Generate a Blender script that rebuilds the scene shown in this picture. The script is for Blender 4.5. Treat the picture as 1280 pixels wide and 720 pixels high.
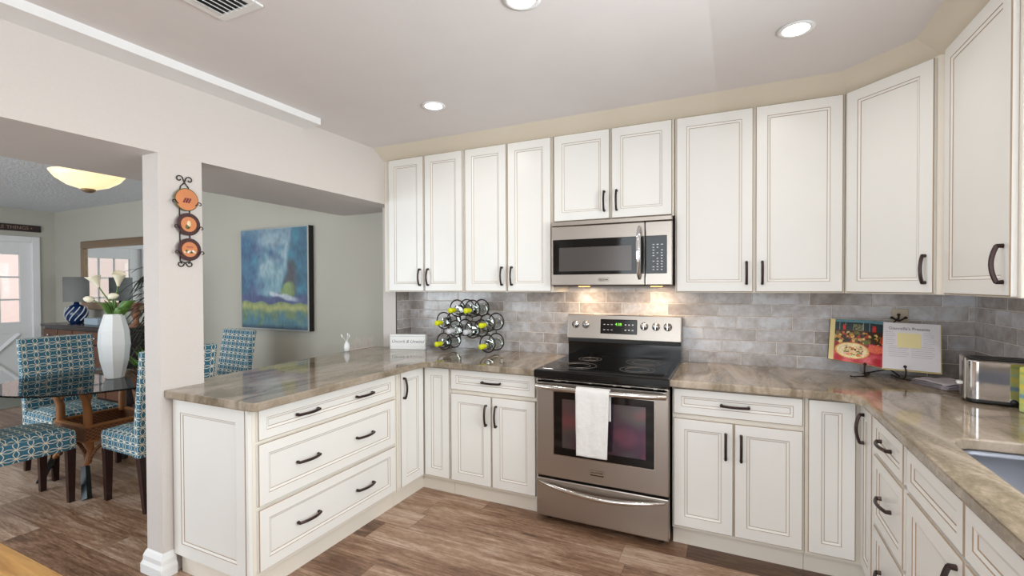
import bpy, bmesh, math, random
from mathutils import Vector, Matrix, noise
from mathutils.geometry import tessellate_polygon
for o in list(bpy.data.objects): bpy.data.objects.remove(o)
C = bpy.context.scene.collection
S = bpy.context.scene
rnd = random.Random(7)
PI = math.pi

# ------------------------------------------------------------------ camera
cam_d = bpy.data.cameras.new('camera'); cam = bpy.data.objects.new('camera', cam_d); C.objects.link(cam)
yw, pt, rl = math.radians(-25.31), math.radians(-0.717), math.radians(-0.233)
fw = Vector((math.sin(yw)*math.cos(pt), math.cos(yw)*math.cos(pt), math.sin(pt)))
rt = Vector((math.cos(yw), -math.sin(yw), 0)); up = rt.cross(fw)
r2 = rt*math.cos(rl)+up*math.sin(rl); u2 = -rt*math.sin(rl)+up*math.cos(rl)
cam.matrix_world = Matrix(((r2.x, u2.x, -fw.x, 1.092), (r2.y, u2.y, -fw.y, -3.2956), (r2.z, u2.z, -fw.z, 1.421), (0, 0, 0, 1)))
cam_d.sensor_fit = 'HORIZONTAL'; cam_d.sensor_width = 36; cam_d.lens = 36*589.44/1280; cam_d.shift_y = 3.82/1280
cam_d.clip_start = 0.02
S.camera = cam
S.view_settings.view_transform = 'Standard'; S.view_settings.look = 'None'
S.view_settings.gamma = 1; S.view_settings.use_curve_mapping = False
S.view_settings.exposure = 0.02

# ------------------------------------------------------------------ world and lights
W = bpy.data.worlds.new('world'); S.world = W; W.use_nodes = True
wn = W.node_tree.nodes; bg = wn['Background']
bg.inputs[0].default_value = (0.86, 0.93, 1.0, 1); bg.inputs[1].default_value = 1.6

def area(name, loc, rot, sx, sy, power, col=(1, 1, 1), spread=None):
    d = bpy.data.lights.new(name, 'AREA'); d.shape = 'RECTANGLE'; d.size = sx; d.size_y = sy
    d.energy = power; d.color = col
    if spread: d.spread = spread
    o = bpy.data.objects.new(name, d); C.objects.link(o); o.location = loc; o.rotation_euler = rot
    return o
area('daylight_sink_window', (2.30, -2.15, 1.6), (0, math.radians(90), 0), 1.0, 1.3, 76, (0.92, 0.97, 1.0))
area('daylight_glass_door', (0.4, -5.22, 1.2), (math.radians(90), 0, 0), 2.0, 2.1, 30, (0.93, 0.97, 1.0))
area('daylight_dining_window', (-4.3, -5.22, 1.35), (math.radians(90), 0, 0), 3.2, 1.7, 112, (0.86, 0.94, 1.0))

# ------------------------------------------------------------------ materials
def lin(c): return tuple((v/255/12.92 if v/255 <= .04045 else ((v/255+.055)/1.055)**2.4) for v in c)+(1,)
class NT:
    def __init__(s, name):
        s.m = bpy.data.materials.new(name); s.m.use_nodes = True; s.t = s.m.node_tree
        s.b = s.t.nodes['Principled BSDF']; s.o = s.t.nodes['Material Output']
    def n(s, ty, **kw):
        x = s.t.nodes.new('ShaderNode'+ty)
        for k, v in kw.items(): setattr(x, k, v)
        return x
    def l(s, a, b): s.t.links.new(a, b)
    def set(s, sock, v):
        if isinstance(v, (int, float)): sock.default_value = v
        elif isinstance(v, (tuple, list)): sock.default_value = v
        else: s.l(v, sock)
    def math(s, op, a, b=0.0, c=None):
        x = s.n('Math', operation=op); s.set(x.inputs[0], a); s.set(x.inputs[1], b)
        if c is not None: s.set(x.inputs[2], c)
        return x.outputs[0]
    def mix(s, f, a, b, blend='MIX'):
        x = s.n('Mix', data_type='RGBA', blend_type=blend); s.set(x.inputs[0], f); s.set(x.inputs[6], a); s.set(x.inputs[7], b)
        return x.outputs[2]
    def coords(s, kind='Object'): return s.n('TexCoord').outputs[kind]
    def sep(s, v):
        x = s.n('SeparateXYZ'); s.l(v, x.inputs[0]); return x.outputs
    def comb(s, x, y, z):
        c = s.n('CombineXYZ'); s.set(c.inputs[0], x); s.set(c.inputs[1], y); s.set(c.inputs[2], z); return c.outputs[0]
    def noise(s, vec, scale, detail=4, rough=.55, dist=0.0):
        x = s.n('TexNoise'); s.l(vec, x.inputs['Vector']); x.inputs['Scale'].default_value = scale
        x.inputs['Detail'].default_value = detail; x.inputs['Roughness'].default_value = rough; x.inputs['Distortion'].default_value = dist
        return x.outputs
    def ramp(s, f, stops):
        x = s.n('ValToRGB'); s.l(f, x.inputs[0]); e = x.color_ramp.elements
        e[0].position, e[0].color = stops[0]; e[1].position, e[1].color = stops[-1]
        for p, c in stops[1:-1]:
            k = e.new(p); k.color = c
        return x.outputs[0]
    def bump(s, h, strength=.2, dist=.01):
        x = s.n('Bump'); x.inputs['Strength'].default_value = strength; x.inputs['Distance'].default_value = dist
        s.l(h, x.inputs['Height']); s.l(x.outputs[0], s.b.inputs['Normal'])
    def P(s, **kw):
        for k, v in kw.items(): s.set(s.b.inputs[k.replace('_', ' ')], v)
        return s
def plain(name, rgb, rough=.5, metal=0.0, bumpy=0, bscale=200, var=.03, **kw):
    t = NT(name); c = lin(rgb)
    nz = t.noise(t.coords(), 6 if not bumpy else bscale)
    dark = tuple(v*(1-var) for v in c[:3])+(1,); lite = tuple(min(1, v*(1+var)) for v in c[:3])+(1,)
    t.P(Base_Color=t.mix(nz[0], dark, lite), Roughness=rough, Metallic=metal, **kw)
    if bumpy: t.bump(nz[0], bumpy, .004)
    return t.m

M = {}
M['wall'] = plain('wall_paint_greige', (212, 205, 200), .7, bumpy=.08, bscale=90)
M['ceiling'] = plain('ceiling_paint', (228, 223, 222), .8)
M['crown'] = plain('crown_paint', (224, 214, 196), .55)
M['header'] = plain('header_underside_paint', (214, 208, 206), .75)
M['dining_wall'] = plain('dining_wall_paint', (186, 183, 172), .75, bumpy=.06, bscale=90)
M['trim'] = plain('white_trim_paint', (238, 238, 238), .4)
M['cab'] = plain('cabinet_ivory_paint', (235, 234, 230), .32, var=.015)
M['frame'] = plain('cabinet_frame_paint', (230, 223, 211), .38, var=.02)
M['glaze'] = plain('brown_glaze', (168, 144, 120), .5)
M['bronze'] = plain('dark_bronze', (62, 48, 46), .32, .75, var=.15)
M['iron'] = plain('wrought_iron', (54, 44, 40), .45, .6, var=.2)
M['black'] = plain('black_enamel', (10, 10, 11), .12)
M['blackmat'] = plain('black_matte', (22, 21, 22), .5)
M['glassblk'] = plain('black_glass', (8, 8, 9), .06)
M['white'] = plain('white_plastic', (236, 236, 234), .35)
M['chrome'] = plain('chrome', (225, 225, 228), .08, 1.0)
M['knob'] = plain('satin_knob', (205, 208, 212), .22, .9)
M['darkwood'] = plain('espresso_wood', (48, 26, 24), .3, var=.25)
M['green'] = plain('green_leaf', (86, 122, 48), .45, var=.35)
M['darkleaf'] = plain('dark_leaf', (34, 44, 34), .4, var=.3)
M['petal'] = plain('cream_petal', (240, 232, 206), .45, var=.04)
M['vase'] = plain('white_ceramic', (236, 238, 238), .12, var=.01)
M['yellowcap'] = plain('yellow_foil', (212, 218, 20), .35)
M['clearcap'] = plain('silver_foil', (206, 206, 212), .3)
M['ringmark'] = plain('burner_ring', (95, 92, 90), .3)
M['shade'] = plain('grey_lamp_shade', (128, 128, 126), .85)
M['gold'] = plain('antique_gold_frame', (138, 116, 92), .4, .4, bumpy=.4, bscale=120, var=.35)
M['terracotta'] = plain('terracotta_glaze', (208, 134, 88), .3, var=.2)
M['platerim'] = plain('aubergine_glaze', (70, 42, 44), .3, var=.2)
M['plategreen'] = plain('olive_edge_glaze', (96, 92, 44), .35)
M['grape'] = plain('grape_paint', (142, 72, 88), .4)
M['cream'] = plain('cream_paint', (232, 208, 168), .4)
M['outlet'] = plain('almond_plastic', (200, 186, 164), .35)
M['paper'] = plain('book_paper', (236, 232, 236), .6)
M['pageedge'] = plain('page_edges', (228, 210, 150), .7)
M['note'] = plain('yellow_note', (246, 232, 176), .6)
M['ink'] = plain('grey_ink', (120, 120, 130), .6)
M['faint'] = plain('faint_ink', (208, 205, 212), .6)
M['cover'] = plain('dark_book_cover', (70, 50, 48), .5)
M['blue'] = plain('navy_ceramic', (28, 52, 96), .2)
M['bulbwhite'] = plain('lattice_white', (220, 224, 230), .3)
M['rug'] = plain('entry_rug', (150, 152, 142), .9)
M['bamboo'] = plain('bamboo_cane', (158, 104, 60), .38, var=.3)
M['feet'] = plain('dark_metal_foot', (34, 42, 44), .4, .3)
M['signwood'] = plain('dark_sign_board', (46, 34, 32), .6, var=.2)
M['signtext'] = plain('sign_lettering', (150, 120, 100), .6)
M['tread'] = plain('toaster_dark_trim', (30, 30, 32), .3)
M['pillar'] = plain('turned_wood', (140, 92, 66), .4, var=.2)
M['tileedge'] = plain('tile_trim_dark', (48, 45, 45), .4)
M['grassdry'] = plain('dried_grass', (206, 194, 188), .8)
M['canvas_edge'] = plain('canvas_black_side', (14, 12, 12), .5)
M['silver'] = plain('silver_frame', (196, 200, 198), .3, .6)
M['bookbox'] = plain('pale_blue_box', (168, 184, 196), .6)

def stainless(name, rgb=(186, 180, 172), rough=.27, axis=2):
    t = NT(name); v = t.coords(); x, y, z = t.sep(v)
    st = [t.comb(t.math('MULTIPLY', x, 4), y, t.math('MULTIPLY', z, 400)), t.comb(t.math('MULTIPLY', x, 400), y, t.math('MULTIPLY', z, 4))][0 if axis == 2 else 1]
    nz = t.noise(st, 1.0, 3)
    c = lin(rgb)
    t.P(Base_Color=c, Metallic=1.0, Roughness=t.math('MULTIPLY_ADD', nz[0], .05, rough-.025))
    t.bump(nz[0], .006, .0005)
    return t.m
M['steel'] = stainless('brushed_stainless', (178, 170, 162), .30)
M['steel_b'] = plain('polished_stainless', (206, 202, 196), .16, 1.0, var=.01)
M['sinksteel'] = stainless('sink_steel', (150, 154, 164), .35)

def emit(name, rgb, st):
    t = NT(name); t.P(Base_Color=lin(rgb), Emission_Color=lin(rgb), Emission_Strength=st); return t.m
M['lamp'] = emit('downlight_glow', (255, 250, 240), 14)
M['digits'] = emit('green_display', (120, 220, 60), 1.2)
M['moon'] = emit('hob_lamp', (255, 190, 110), 6)

t = NT('alabaster_glass'); nz = t.noise(t.coords(), 9, 5, .6, .6)
t.P(Base_Color=lin((250, 226, 170)), Emission_Color=t.mix(nz[0], lin((255, 214, 140)), lin((255, 244, 214))), Emission_Strength=.95, Roughness=.25)
M['alabaster'] = t.m

def glass(name, tint=(1, 1, 1, 1), rough=0.0, ior=1.45):
    t = NT(name); t.P(Base_Color=tint, Roughness=rough, IOR=ior, Transmission_Weight=1.0); return t.m
M['bottle'] = glass('pale_bottle_glass', (0.62, 0.68, 0.64, 1), .02)
# table glass: thin sheet, transparent with reflection and green tint
t = NT('table_glass'); fr = t.n('Fresnel'); fr.inputs[0].default_value = 1.5
tr = t.n('BsdfTransparent'); tr.inputs[0].default_value = (.92, .96, .95, 1); gl = t.n('BsdfGlossy'); gl.inputs['Roughness'].default_value = .01
mx = t.n('MixShader'); t.l(t.math('MULTIPLY', fr.outputs[0], 1.0), mx.inputs[0]); t.l(tr.outputs[0], mx.inputs[1]); t.l(gl.outputs[0], mx.inputs[2]); t.l(mx.outputs[0], t.o.inputs[0])
M['tglass'] = t.m
t = NT('window_glass'); tr = t.n('BsdfTransparent'); tr.inputs[0].default_value = (.95, .97, .96, 1); gl = t.n('BsdfGlossy'); gl.inputs['Roughness'].default_value = .01
fr = t.n('Fresnel'); mx = t.n('MixShader'); t.l(fr.outputs[0], mx.inputs[0]); t.l(tr.outputs[0], mx.inputs[1]); t.l(gl.outputs[0], mx.inputs[2]); t.l(mx.outputs[0], t.o.inputs[0])
M['wglass'] = t.m
t = NT('mirror'); t.P(Base_Color=(.86, .9, .9, 1), Metallic=1.0, Roughness=.01); M['mirror'] = t.m
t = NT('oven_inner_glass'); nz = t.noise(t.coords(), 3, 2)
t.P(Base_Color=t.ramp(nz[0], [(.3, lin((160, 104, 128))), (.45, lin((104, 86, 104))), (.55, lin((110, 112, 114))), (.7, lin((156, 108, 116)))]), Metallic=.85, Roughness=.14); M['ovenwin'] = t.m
t = NT('microwave_mesh_glass'); t.P(Base_Color=lin((96, 92, 90)), Metallic=.6, Roughness=.2); M['mwglass'] = t.m

def planks(name, L=1.22, Wd=.18):
    t = NT(name); v = t.coords(); x, y, z = t.sep(v)
    row = t.math('FLOOR', t.math('DIVIDE', y, Wd))
    wn_ = t.n('TexWhiteNoise', noise_dimensions='1D'); t.l(row, wn_.inputs['W'])
    u = t.math('ADD', t.math('DIVIDE', x, L), wn_.outputs['Value'])
    idx = t.math('FLOOR', u); fu = t.math('FRACT', u); fv = t.math('FRACT', t.math('DIVIDE', y, Wd))
    w2 = t.n('TexWhiteNoise', noise_dimensions='2D'); t.l(t.comb(idx, row, 0), w2.inputs['Vector'])
    r = w2.outputs['Value']
    sv = t.comb(t.math('MULTIPLY', x, .8), t.math('MULTIPLY', y, 9), t.math('MULTIPLY', r, 40))
    g1 = t.noise(sv, 3.2, 6, .62, 1.2)[0]
    sv2 = t.comb(t.math('MULTIPLY', x, 3), t.math('MULTIPLY', y, 14), t.math('MULTIPLY', r, 17))
    g2 = t.noise(sv2, 9, 5, .7, .5)[0]
    sv3 = t.comb(t.math('MULTIPLY', x, 1.0), t.math('MULTIPLY', y, 3), r)
    g3 = t.noise(sv3, 2.2, 3, .6, .3)[0]
    k = t.math('ADD', t.math('MULTIPLY', g1, .40), t.math('ADD', t.math('MULTIPLY', g2, .26), t.math('ADD', t.math('MULTIPLY', g3, .20), t.math('MULTIPLY', r, .20))))
    col = t.ramp(k, [(.37, lin((70, 48, 36))), (.46, lin((106, 77, 58))), (.53, lin((142, 109, 86))), (.59, lin((166, 136, 112))), (.66, lin((196, 172, 154)))])
    gap = t.math('MAXIMUM', t.math('LESS_THAN', fu, .0022), t.math('LESS_THAN', fv, .012))
    col = t.mix(t.math('MULTIPLY', gap, .6), col, lin((44, 30, 24)))
    t.P(Base_Color=col, Roughness=t.math('MULTIPLY_ADD', g2, .2, .3))
    t.bump(g2, .12, .003)
    return t.m
M['floor'] = planks('vinyl_plank_floor')

def tiles(name, ax):
    t = NT(name); v = t.coords(); xyz = t.sep(v); h = xyz[ax]; z = t.math('SUBTRACT', xyz[2], .913)
    TW, TH = .305, .0762
    row = t.math('FLOOR', t.math('DIVIDE', z, TH))
    u = t.math('ADD', t.math('DIVIDE', h, TW), t.math('MULTIPLY_ADD', row, .36, .31))
    idx = t.math('FLOOR', u); fu = t.math('FRACT', u); fv = t.math('FRACT', t.math('DIVIDE', z, TH))
    w2 = t.n('TexWhiteNoise', noise_dimensions='2D'); t.l(t.comb(idx, row, 0), w2.inputs['Vector']); r = w2.outputs['Value']
    off = t.n('VectorMath', operation='ADD'); t.l(v, off.inputs[0]); t.l(w2.outputs['Color'], off.inputs[1])
    n1 = t.noise(off.outputs[0], 7, 5, .6, .8)[0]; n2 = t.noise(off.outputs[0], 28, 5, .7)[0]
    k = t.math('ADD', t.math('MULTIPLY', n1, .5), t.math('ADD', t.math('MULTIPLY', n2, .3), t.math('MULTIPLY', r, .2)))
    col = t.ramp(k, [(.34, lin((146, 136, 130))), (.45, lin((172, 164, 160))), (.53, lin((190, 186, 186))), (.64, lin((212, 214, 220)))])
    # distance to the tile's edge, in metres
    du = t.math('MULTIPLY', t.math('MINIMUM', fu, t.math('SUBTRACT', 1, fu)), TW)
    dv = t.math('MULTIPLY', t.math('MINIMUM', fv, t.math('SUBTRACT', 1, fv)), TH)
    d = t.math('MINIMUM', du, dv)
    n3 = t.noise(v, 22, 3, .6)[0]
    edge = t.math('MULTIPLY', t.math('LESS_THAN', d, .0042), t.math('GREATER_THAN', n3, .50))
    col = t.mix(t.math('MULTIPLY', edge, .6), col, lin((112, 94, 86)))
    gr = t.math('LESS_THAN', d, .0024)
    col = t.mix(gr, col, lin((222, 214, 208)))
    t.P(Base_Color=col, Roughness=t.math('MULTIPLY_ADD', gr, .5, .16))
    hgt = t.math('ADD', t.math('MINIMUM', t.math('DIVIDE', d, .004), 1.0), t.math('MULTIPLY', n1, .8))
    t.bump(hgt, .35, .003)
    return t.m
M['tile_x'] = tiles('glazed_tile_back', 0); M['tile_y'] = tiles('glazed_tile_side', 1)

def stone(name, k_=1.0):
    t = NT(name); v = t.coords()
    mp = t.n('Mapping'); t.l(v, mp.inputs[0]); mp.inputs['Rotation'].default_value = (0, 0, math.radians(24)); mp.inputs['Scale'].default_value = (2.6, .7, 1)
    a = t.noise(mp.outputs[0], 2.2, 6, .6, 1.4)[0]; b = t.noise(v, 60, 4, .7)[0]
    mp2 = t.n('Mapping'); t.l(v, mp2.inputs[0]); mp2.inputs['Rotation'].default_value = (0, 0, math.radians(-35)); mp2.inputs['Scale'].default_value = (3, .8, 1)
    c = t.noise(mp2.outputs[0], 1.7, 5, .65, 2.2)[0]
    vein = t.math('LESS_THAN', t.math('ABSOLUTE', t.math('SUBTRACT', c, .5)), .007)
    k = t.math('ADD', t.math('MULTIPLY', a, .8), t.math('MULTIPLY', b, .2))
    col = t.ramp(k, [(p_, lin(tuple(min(255, q_*k_) for q_ in c_))) for p_, c_ in ((.3, (96, 86, 72)), (.43, (124, 112, 94)), (.52, (154, 141, 124)), (.64, (177, 164, 149)), (.75, (118, 112, 102)))])
    col = t.mix(t.math('MULTIPLY', vein, .15), col, lin((196, 184, 168)))
    t.P(Base_Color=col, Roughness=.07); t.b.inputs['Specular IOR Level'].default_value = .6
    return t.m
M['stone'] = stone('taupe_quartzite'); M['stone_lit'] = stone('taupe_quartzite_lit', 1.13)  # second copy lightened: window light on the right counter painted into its colour

def lattice():
    t = NT('teal_lattice_fabric'); uv = t.sep(t.coords('UV')); cell = .066
    u = t.math('DIVIDE', uv[0], .068); v = t.math('DIVIDE', uv[1], .054)
    cu = t.math('SUBTRACT', t.math('FRACT', t.math('ADD', u, .5)), .5); cv = t.math('SUBTRACT', t.math('FRACT', t.math('ADD', v, .5)), .5)
    av = t.math('MULTIPLY', t.math('POWER', t.math('ABSOLUTE', t.math('SINE', t.math('MULTIPLY', v, PI))), 1.35), .20)
    au = t.math('MULTIPLY', t.math('POWER', t.math('ABSOLUTE', t.math('SINE', t.math('MULTIPLY', u, PI))), 1.35), .19)
    d1 = t.math('ABSOLUTE', t.math('SUBTRACT', t.math('ABSOLUTE', cu), av)); d2 = t.math('ABSOLUTE', t.math('SUBTRACT', t.math('ABSOLUTE', cv), au))
    line = t.math('LESS_THAN', t.math('MINIMUM', t.math('MULTIPLY', d1, .068), t.math('MULTIPLY', d2, .054)), .0024)
    nz = t.noise(t.coords(), 300, 3)[0]
    base = t.mix(nz, lin((40, 94, 116)), lin((64, 124, 150)))
    t.P(Base_Color=t.mix(line, base, lin((226, 222, 204))), Roughness=.8)
    t.bump(t.math('ADD', nz, line), .2, .002)
    return t.m
M['lattice'] = lattice()

def cloth(name, c1, c2, scale=260):
    t = NT(name); v = t.coords(); a = t.noise(v, scale, 3, .7)[0]; b = t.noise(v, 26, 4, .6)[0]
    t.P(Base_Color=t.mix(t.math('MULTIPLY_ADD', b, .5, t.math('MULTIPLY', a, .5)), lin(c1), lin(c2)), Roughness=.95)
    t.bump(t.math('ADD', a, b), .5, .006); return t.m
M['towel'] = cloth('white_terry_towel', (214, 210, 206), (240, 238, 236)); M['greycloth'] = cloth('grey_tea_towel', (176, 168, 174), (214, 208, 214))
def woodgrain(name, c1, c2, sc=(1, 12, 12), rough=.35):
    t = NT(name); mp = t.n('Mapping'); t.l(t.coords(), mp.inputs[0]); mp.inputs['Scale'].default_value = sc
    a = t.noise(mp.outputs[0], 3, 5, .6, 1.0)[0]; t.P(Base_Color=t.ramp(a, [(.3, lin(c1)), (.7, lin(c2))]), Roughness=rough); return t.m
M['oak'] = woodgrain('honey_oak', (150, 106, 52), (196, 150, 84))
M['buffet'] = woodgrain('buffet_dark_wood', (30, 22, 26), (52, 38, 40), rough=.2)
def wicker(name, c1, c2, s=90):
    t = NT(name); v = t.sep(t.coords()); h = t.math('ADD', v[0], v[1])
    a = t.math('SINE', t.math('MULTIPLY', h, s*2)); b = t.math('SINE', t.math('MULTIPLY', v[2], s*3))
    k = t.math('MULTIPLY_ADD', t.math('MULTIPLY', a, b), .5, .5)
    t.P(Base_Color=t.mix(k, lin(c1), lin(c2)), Roughness=.5); t.bump(k, .6, .004); return t.m
M['wicker'] = wicker('woven_rattan', (84, 52, 32), (150, 100, 64)); M['drawerwicker'] = wicker('rattan_drawer_front', (70, 42, 30), (122, 80, 58), 70)
t = NT('popcorn_ceiling'); nz = t.noise(t.coords(), 34, 4, .7)[0]; t.P(Base_Color=t.mix(nz, lin((212, 218, 224)), lin((242, 245, 250))), Roughness=.95); t.bump(nz, .9, .02); M['popcorn'] = t.m
def vcol(name, rough=.5):
    t = NT(name); a = t.n('VertexColor', layer_name='Col'); t.P(Base_Color=a.outputs[0], Roughness=rough); return t.m
M['artpaint'] = vcol('abstract_paint', .45); M['photoprint'] = vcol('printed_page', .25)
t = NT('pink_stucco'); nz = t.noise(t.coords(), 8, 4)[0]; t.P(Base_Color=t.mix(nz, lin((248, 218, 208)), lin((252, 232, 224))), Roughness=.9); M['stucco'] = t.m
M['garden'] = plain('hedge_foliage', (92, 140, 62), .8, var=.5, bumpy=.6, bscale=9)
t = NT('colour_packet'); v = t.sep(t.coords()); nz = t.noise(t.comb(0, 0, t.math('MULTIPLY', v[2], 14)), 1.6, 3)[0]
t.P(Base_Color=t.ramp(nz, [(.35, lin((110, 160, 200))), (.45, lin((196, 220, 150))), (.55, lin((240, 226, 90))), (.65, lin((160, 200, 120)))]), Roughness=.3); M['packet'] = t.m

# ------------------------------------------------------------------ builders
class MB:
    def __init__(s): s.v = []; s.f = []; s.mi = []; s.sm = []; s.mats = []; s.M = Matrix(); s.cols = None
    def mat(s, m):
        m = M[m] if isinstance(m, str) else m
        if m not in s.mats: s.mats.append(m)
        return s.mats.index(m)
    def add(s, vs, fs, m, smooth=False):
        b = len(s.v); s.v += [s.M @ Vector(p) for p in vs]; k = s.mat(m)
        for f in fs: s.f.append([b+i for i in f]); s.mi.append(k); s.sm.append(smooth)
        return s
    def box(s, x0, x1, y0, y1, z0, z1, m, bev=0.0):
        x0, x1 = min(x0, x1), max(x0, x1); y0, y1 = min(y0, y1), max(y0, y1); z0, z1 = min(z0, z1), max(z0, z1)
        bev = min(bev, .49*(x1-x0), .49*(y1-y0), .49*(z1-z0))
        if bev <= 0:
            vs = [(x, y, z) for x in (x0, x1) for y in (y0, y1) for z in (z0, z1)]
            return s.add(vs, [(0, 1, 3, 2), (4, 6, 7, 5), (0, 4, 5, 1), (2, 3, 7, 6), (0, 2, 6, 4), (1, 5, 7, 3)], m)
        bm = bmesh.new(); bmesh.ops.create_cube(bm, size=1)
        for q in bm.verts: q.co = Vector(((x0+x1)/2+q.co.x*(x1-x0), (y0+y1)/2+q.co.y*(y1-y0), (z0+z1)/2+q.co.z*(z1-z0)))
        bmesh.ops.bevel(bm, geom=list(bm.edges), offset=bev, segments=2 if bev > .004 else 1, affect='EDGES', profile=.6)
        bm.verts.index_update(); s.add([tuple(q.co) for q in bm.verts], [[q.index for q in f.verts] for f in bm.faces], m, False); bm.free(); return s
    def tube(s, pts, r, m, n=8, closed=False, smooth=True, flat=None):
        pts = [Vector(p) for p in pts]; N = len(pts); R = r if isinstance(r, (list, tuple)) else [r]*N
        rings = []; prev = None
        for i, p in enumerate(pts):
            a = pts[(i-1) % N] if (closed or i > 0) else p; b = pts[(i+1) % N] if (closed or i < N-1) else p
            d = (b-a).normalized()
            if prev is None: prev = d.orthogonal().normalized() if abs(d.z) > .9 else Vector((0, 0, 1)).cross(d).normalized()
            e = (prev-d*prev.dot(d)); e = e.normalized() if e.length > 1e-6 else d.orthogonal().normalized()
            g = d.cross(e); prev = e
            k = flat or (1, 1)
            rings.append([p+(e*math.cos(2*PI*j/n)*k[0]+g*math.sin(2*PI*j/n)*k[1])*R[i] for j in range(n)])
        vs = [q for rg in rings for q in rg]; fs = []
        for i in range(N if closed else N-1):
            for j in range(n):
                a = i*n+j; b = i*n+(j+1) % n; c = ((i+1) % N)*n+(j+1) % n; d = ((i+1) % N)*n+j; fs.append((a, b, c, d))
        s.add(vs, fs, m, smooth)
        if not closed: s.add(rings[0], [list(range(n))[::-1]], m); s.add(rings[-1], [list(range(n))], m)
        return s
    def lathe(s, prof, c, m, n=24, axis='z', smooth=True, sx=1, sy=1, rot=0):
        vs = []; N = len(prof)
        for (r, h) in prof:
            for j in range(n):
                a = 2*PI*j/n+rot; x, y = r*math.cos(a)*sx, r*math.sin(a)*sy
                vs.append({'z': (x, y, h), 'y': (x, h, y), 'x': (h, x, y)}[axis])
        fs = [(i*n+j, i*n+(j+1) % n, (i+1)*n+(j+1) % n, (i+1)*n+j) for i in range(N-1) for j in range(n)]
        vs = [Vector(q)+Vector(c) for q in vs]; s.add(vs, fs, m, smooth)
        if prof[0][0] > 1e-5: s.add(vs[:n], [list(range(n))[::-1]], m)
        if prof[-1][0] > 1e-5: s.add(vs[-n:], [list(range(n))], m)
        return s
    def prism(s, poly, z0, z1, m, r=0.0, holes=()):
        # poly in xy, rounded top and bottom edge r
        def off(pl, d):
            out = []; n = len(pl)
            for i in range(n):
                a, b, c = Vector(pl[i-1]), Vector(pl[i]), Vector(pl[(i+1) % n])
                e1 = (b-a).normalized(); e2 = (c-b).normalized(); n1 = Vector((-e1.y, e1.x)); n2 = Vector((-e2.y, e2.x))
                k = (n1+n2); k = k/max(.3, k.dot(n1)) if k.length > 1e-6 else n1
                out.append(b+k*d)
            return out
        steps = [(0, z0), (0, z1)] if r == 0 else [(r, z0), (r*.3, z0+r*.3), (0, z0+r), (0, z1-r), (r*.3, z1-r*.3), (r, z1)]
        loops = [[list(map(tuple, off(pl, d))) for d, z in steps] for pl in [poly]+list(holes)]
        for lp in loops:
            n = len(lp[0]); vs = [(x, y, z) for (d, z), pl in zip(steps, lp) for x, y in pl]
            s.add(vs, [(i*n+j, i*n+(j+1) % n, (i+1)*n+(j+1) % n, (i+1)*n+j) for i in range(len(steps)-1) for j in range(n)], m)
        for idx, z in ((0, z0), (-1, z1)):
            pls = [[Vector((x, y, z)) for x, y in lp[idx]] for lp in loops]; flat_ = [q for pl in pls for q in pl]
            tr_ = tessellate_polygon(pls); s.add(flat_, [tuple(q) for q in tr_], m)
        return s
    def grid(s, fn, nu, nv, m, smooth=True, closed_u=False):
        vs = [fn(i/nu, j/nv) for i in range(nu+1) for j in range(nv+1)]
        return s.add(vs, [(i*(nv+1)+j, (i+1)*(nv+1)+j, (i+1)*(nv+1)+j+1, i*(nv+1)+j+1) for i in range(nu) for j in range(nv)], m, smooth)
    def rings(s, poly_at, mats, cap):
        # poly_at: list of 4-point loops, mats for strips between
        vs = [q for lp in poly_at for q in lp]
        for i, m in enumerate(mats): s.add(poly_at[i]+poly_at[i+1], [(j, (j+1) % 4, 4+(j+1) % 4, 4+j) for j in range(4)], m)
        s.add(poly_at[-1], [(0, 1, 2, 3)], cap); return s
    def build(s, name, parent=None, bevel=0, uv=False, solidify=0, subsurf=0, merge=False, inv=None):
        me = bpy.data.meshes.new(name)
        vs = s.v
        root = parent
        while root is not None and root.parent is not None: root = root.parent
        mi = root.matrix_basis.inverted() if root is not None and not getattr(s, 'local', False) else Matrix()
        vs = [mi @ p for p in vs]
        me.from_pydata([tuple(p) for p in vs], [], s.f)
        for m in s.mats: me.materials.append(m)
        for i, p in enumerate(me.polygons): p.material_index = s.mi[i]; p.use_smooth = s.sm[i]
        if uv:
            L = me.uv_layers.new(name='UVMap')
            for p in me.polygons:
                n = p.normal; ax = max(range(3), key=lambda k: abs(n[k]))
                for li in p.loop_indices:
                    c = me.vertices[me.loops[li].vertex_index].co
                    L.data[li].uv = [(c.y, c.z), (c.x, c.z), (c.x, c.y)][ax]
        if s.cols:
            ca = me.color_attributes.new('Col', 'FLOAT_COLOR', 'POINT')
            for i, c in enumerate(s.cols): ca.data[i].color = c
        me.update()
        if merge:
            bm = bmesh.new(); bm.from_mesh(me); bmesh.ops.remove_doubles(bm, verts=bm.verts, dist=1e-5); bmesh.ops.recalc_face_normals(bm, faces=bm.faces); bm.to_mesh(me); bm.free()
        o = bpy.data.objects.new(name, me); C.objects.link(o)
        if parent is not None: o.parent = parent
        if solidify:
            q = o.modifiers.new('s', 'SOLIDIFY'); q.thickness = solidify; q.offset = 0
        if subsurf:
            q = o.modifiers.new('u', 'SUBSURF'); q.levels = subsurf; q.render_levels = subsurf
        if bevel:
            q = o.modifiers.new('b', 'BEVEL'); q.width = bevel; q.segments = 2; q.limit_method = 'ANGLE'
        return o
def tag(o, label=None, cat=None, group=None, kind=None):
    if label: o['label'] = label
    if cat: o['category'] = cat
    if group: o['group'] = group
    if kind: o['kind'] = kind
    return o
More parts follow.
